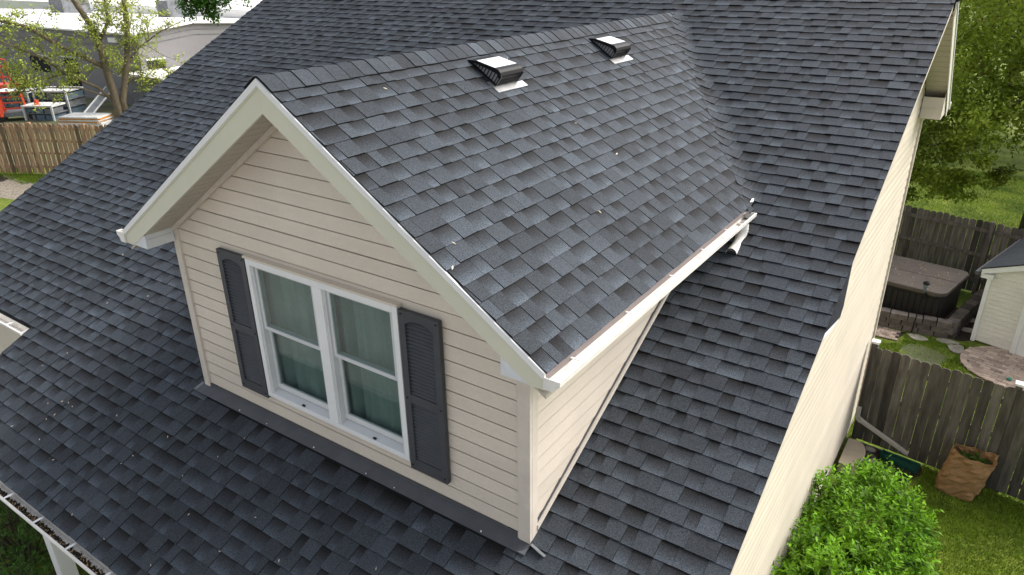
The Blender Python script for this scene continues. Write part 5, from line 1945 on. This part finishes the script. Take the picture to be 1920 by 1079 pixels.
# ------------------------------------------------------------------ grass blades
def grass(name, label, regions, n, hgt, keepf=None):
    P = []
    tot = sum((b - a) * (d - c) for a, b, c, d in regions)
    for a, b, c, d in regions:
        k = int(n * (b - a) * (d - c) / tot)
        P.append(np.stack([rng.uniform(a, b, k), rng.uniform(c, d, k), np.full(k, GZ)], 1))
    P = np.concatenate(P)
    if keepf is not None: P = P[keepf(P)]
    N = len(P)
    ang = rng.uniform(0, 2 * np.pi, N)
    pat = .5 + .25 * np.sin(P[:, 0] * 3.1 + np.sin(P[:, 1] * 2.3)) * np.cos(P[:, 1] * 2.7)
    h = hgt * rng.uniform(.5, 1.25, N) * (.7 + .5 * pat)
    w_ = rng.uniform(.004, .008, N)
    dx = np.stack([np.cos(ang) * w_, np.sin(ang) * w_, np.zeros(N)], 1)
    ln = np.stack([rng.normal(size=N) * .5 * h, rng.normal(size=N) * .5 * h, h], 1)
    V = np.stack([P - dx, P + dx, P + ln], 1).reshape(-1, 3)
    F = (np.arange(N) * 3)[:, None] + np.array([[0, 1, 2]])
    tone = np.clip(.32 + .3 * pat + rng.normal(size=N) * .12, .1, 1)
    return tag(fastmesh(name, V, F, tone, 'grass', None, (float(P[:, 0].mean()), float(P[:, 1].mean()), GZ)), label, "grass", kind="stuff")


def kp(P):
    x, y = P[:, 0], P[:, 1]
    bed = (x < 6.15) & (y > 7.25)
    return ~(bed & (rng.random(len(P)) < .93))


grass("grass", "short mown lawn between the shrub and the grey fence", [(5.1, 8.6, 4.0, 8.35)], 60000, .05, kp)


def kp2(P):
    x, y = P[:, 0], P[:, 1]
    pat_ = ((x - 7.45) / 1.18) ** 2 + ((y - 12.6) / .97) ** 2 < 1
    bare = ((x - 5.62) / .42) ** 2 + ((y - 12.2) / .55) ** 2 < 1
    path = (x < 5.2) & (y > 12.5)
    lump = np.sin(x * 5.3 + 1) * np.sin(y * 4.1) > .45
    return ~pat_ & ~(bare & (rng.random(len(P)) < .85)) & ~path & ~(lump & (rng.random(len(P)) < .8))


grass("grass", "patchy lawn between the grey fence and the hot tub", [(4.4, 8.4, 8.5, 13.2)], 60000, .055, kp2)
grass("grass", "open sunny lawn behind the dark fence", [(3.0, 9.5, 17.5, 29)], 50000, .075)
grass("grass", "weedy tufts at the foot of the brown fence", [(-27.5, -24.5, 8.0, 9.0)], 2500, .10)

# ------------------------------------------------------------------ seeds lying on the roof
rs = random.Random(14)
spots = [(0.09, -0.56), (-1.48, -0.74), (-1.58, -0.76), (-1.38, -0.75), (-1.74, -0.84), (-1.55, -0.96), (-0.72, -0.62), (-0.1, -0.83), (0.61, -0.76), (0.99, -0.97), (1.03, -1.39), (0.38, -1.44), (1.54, -1.06),
         (1.62, -0.74), (-0.15, -0.93), (-0.17, -1.44), (-1.5, -0.89), (-1.9, -1.17), (-0.96, -1.2), (-0.15, 0.27), (5.15, 5.5), (3.83, 5.36), (3.76, 4.05), (4.11, 3.61), (4.26, 3.23), (-2.4, .3), (-3.0, .9), (-1.9, .55), (-2.2, -.35), (-.6, .6), (2.1, -.9), (2.6, -1.1), (.8, -.5), (2.9, -.62)]
for i in range(3): spots.append((rs.uniform(-3, 3), rs.uniform(-1.45, -.2)))


def seed_obj(c, nrm, ln, lab):
    a = Vector((rs.uniform(-1, 1), rs.uniform(-1, 1), 0))
    a = (a - nrm * a.dot(nrm)).normalized()
    b = nrm.cross(a)
    m = MB()
    c = c + nrm * .0135
    w_ = ln * rs.uniform(.22, .34)
    m.prism([c - a * ln / 2, c - a * ln * .1 - b * w_ / 2, c + a * ln / 2, c + a * ln * .05 + b * w_ / 2], nrm * .003)
    tag(m.build("tree_seed", 'seed'), lab, "seed", "seeds scattered on the roof")


for (x, y) in spots:
    if 0 <= x <= W and y > -.15: continue
    seed_obj(Vector((x, y, mroof(y))), mr.N, rs.uniform(.018, .030), "tiny pale dry tree seed lying on the dark lower roof slope")
for (x, y) in ((3.35, -.08), (2.9, 2.22), (3.47, -.25), (3.27, 2.31), (2.2, .6), (2.05, 1.1), (2.15, 2.25), (3.6, 1.4)):
    seed_obj(Vector((x, y, HD - (x - W / 2) * TD - .008)), dr.N, rs.uniform(.024, .045), "tiny pale dry tree seed lying on the dormer roof")
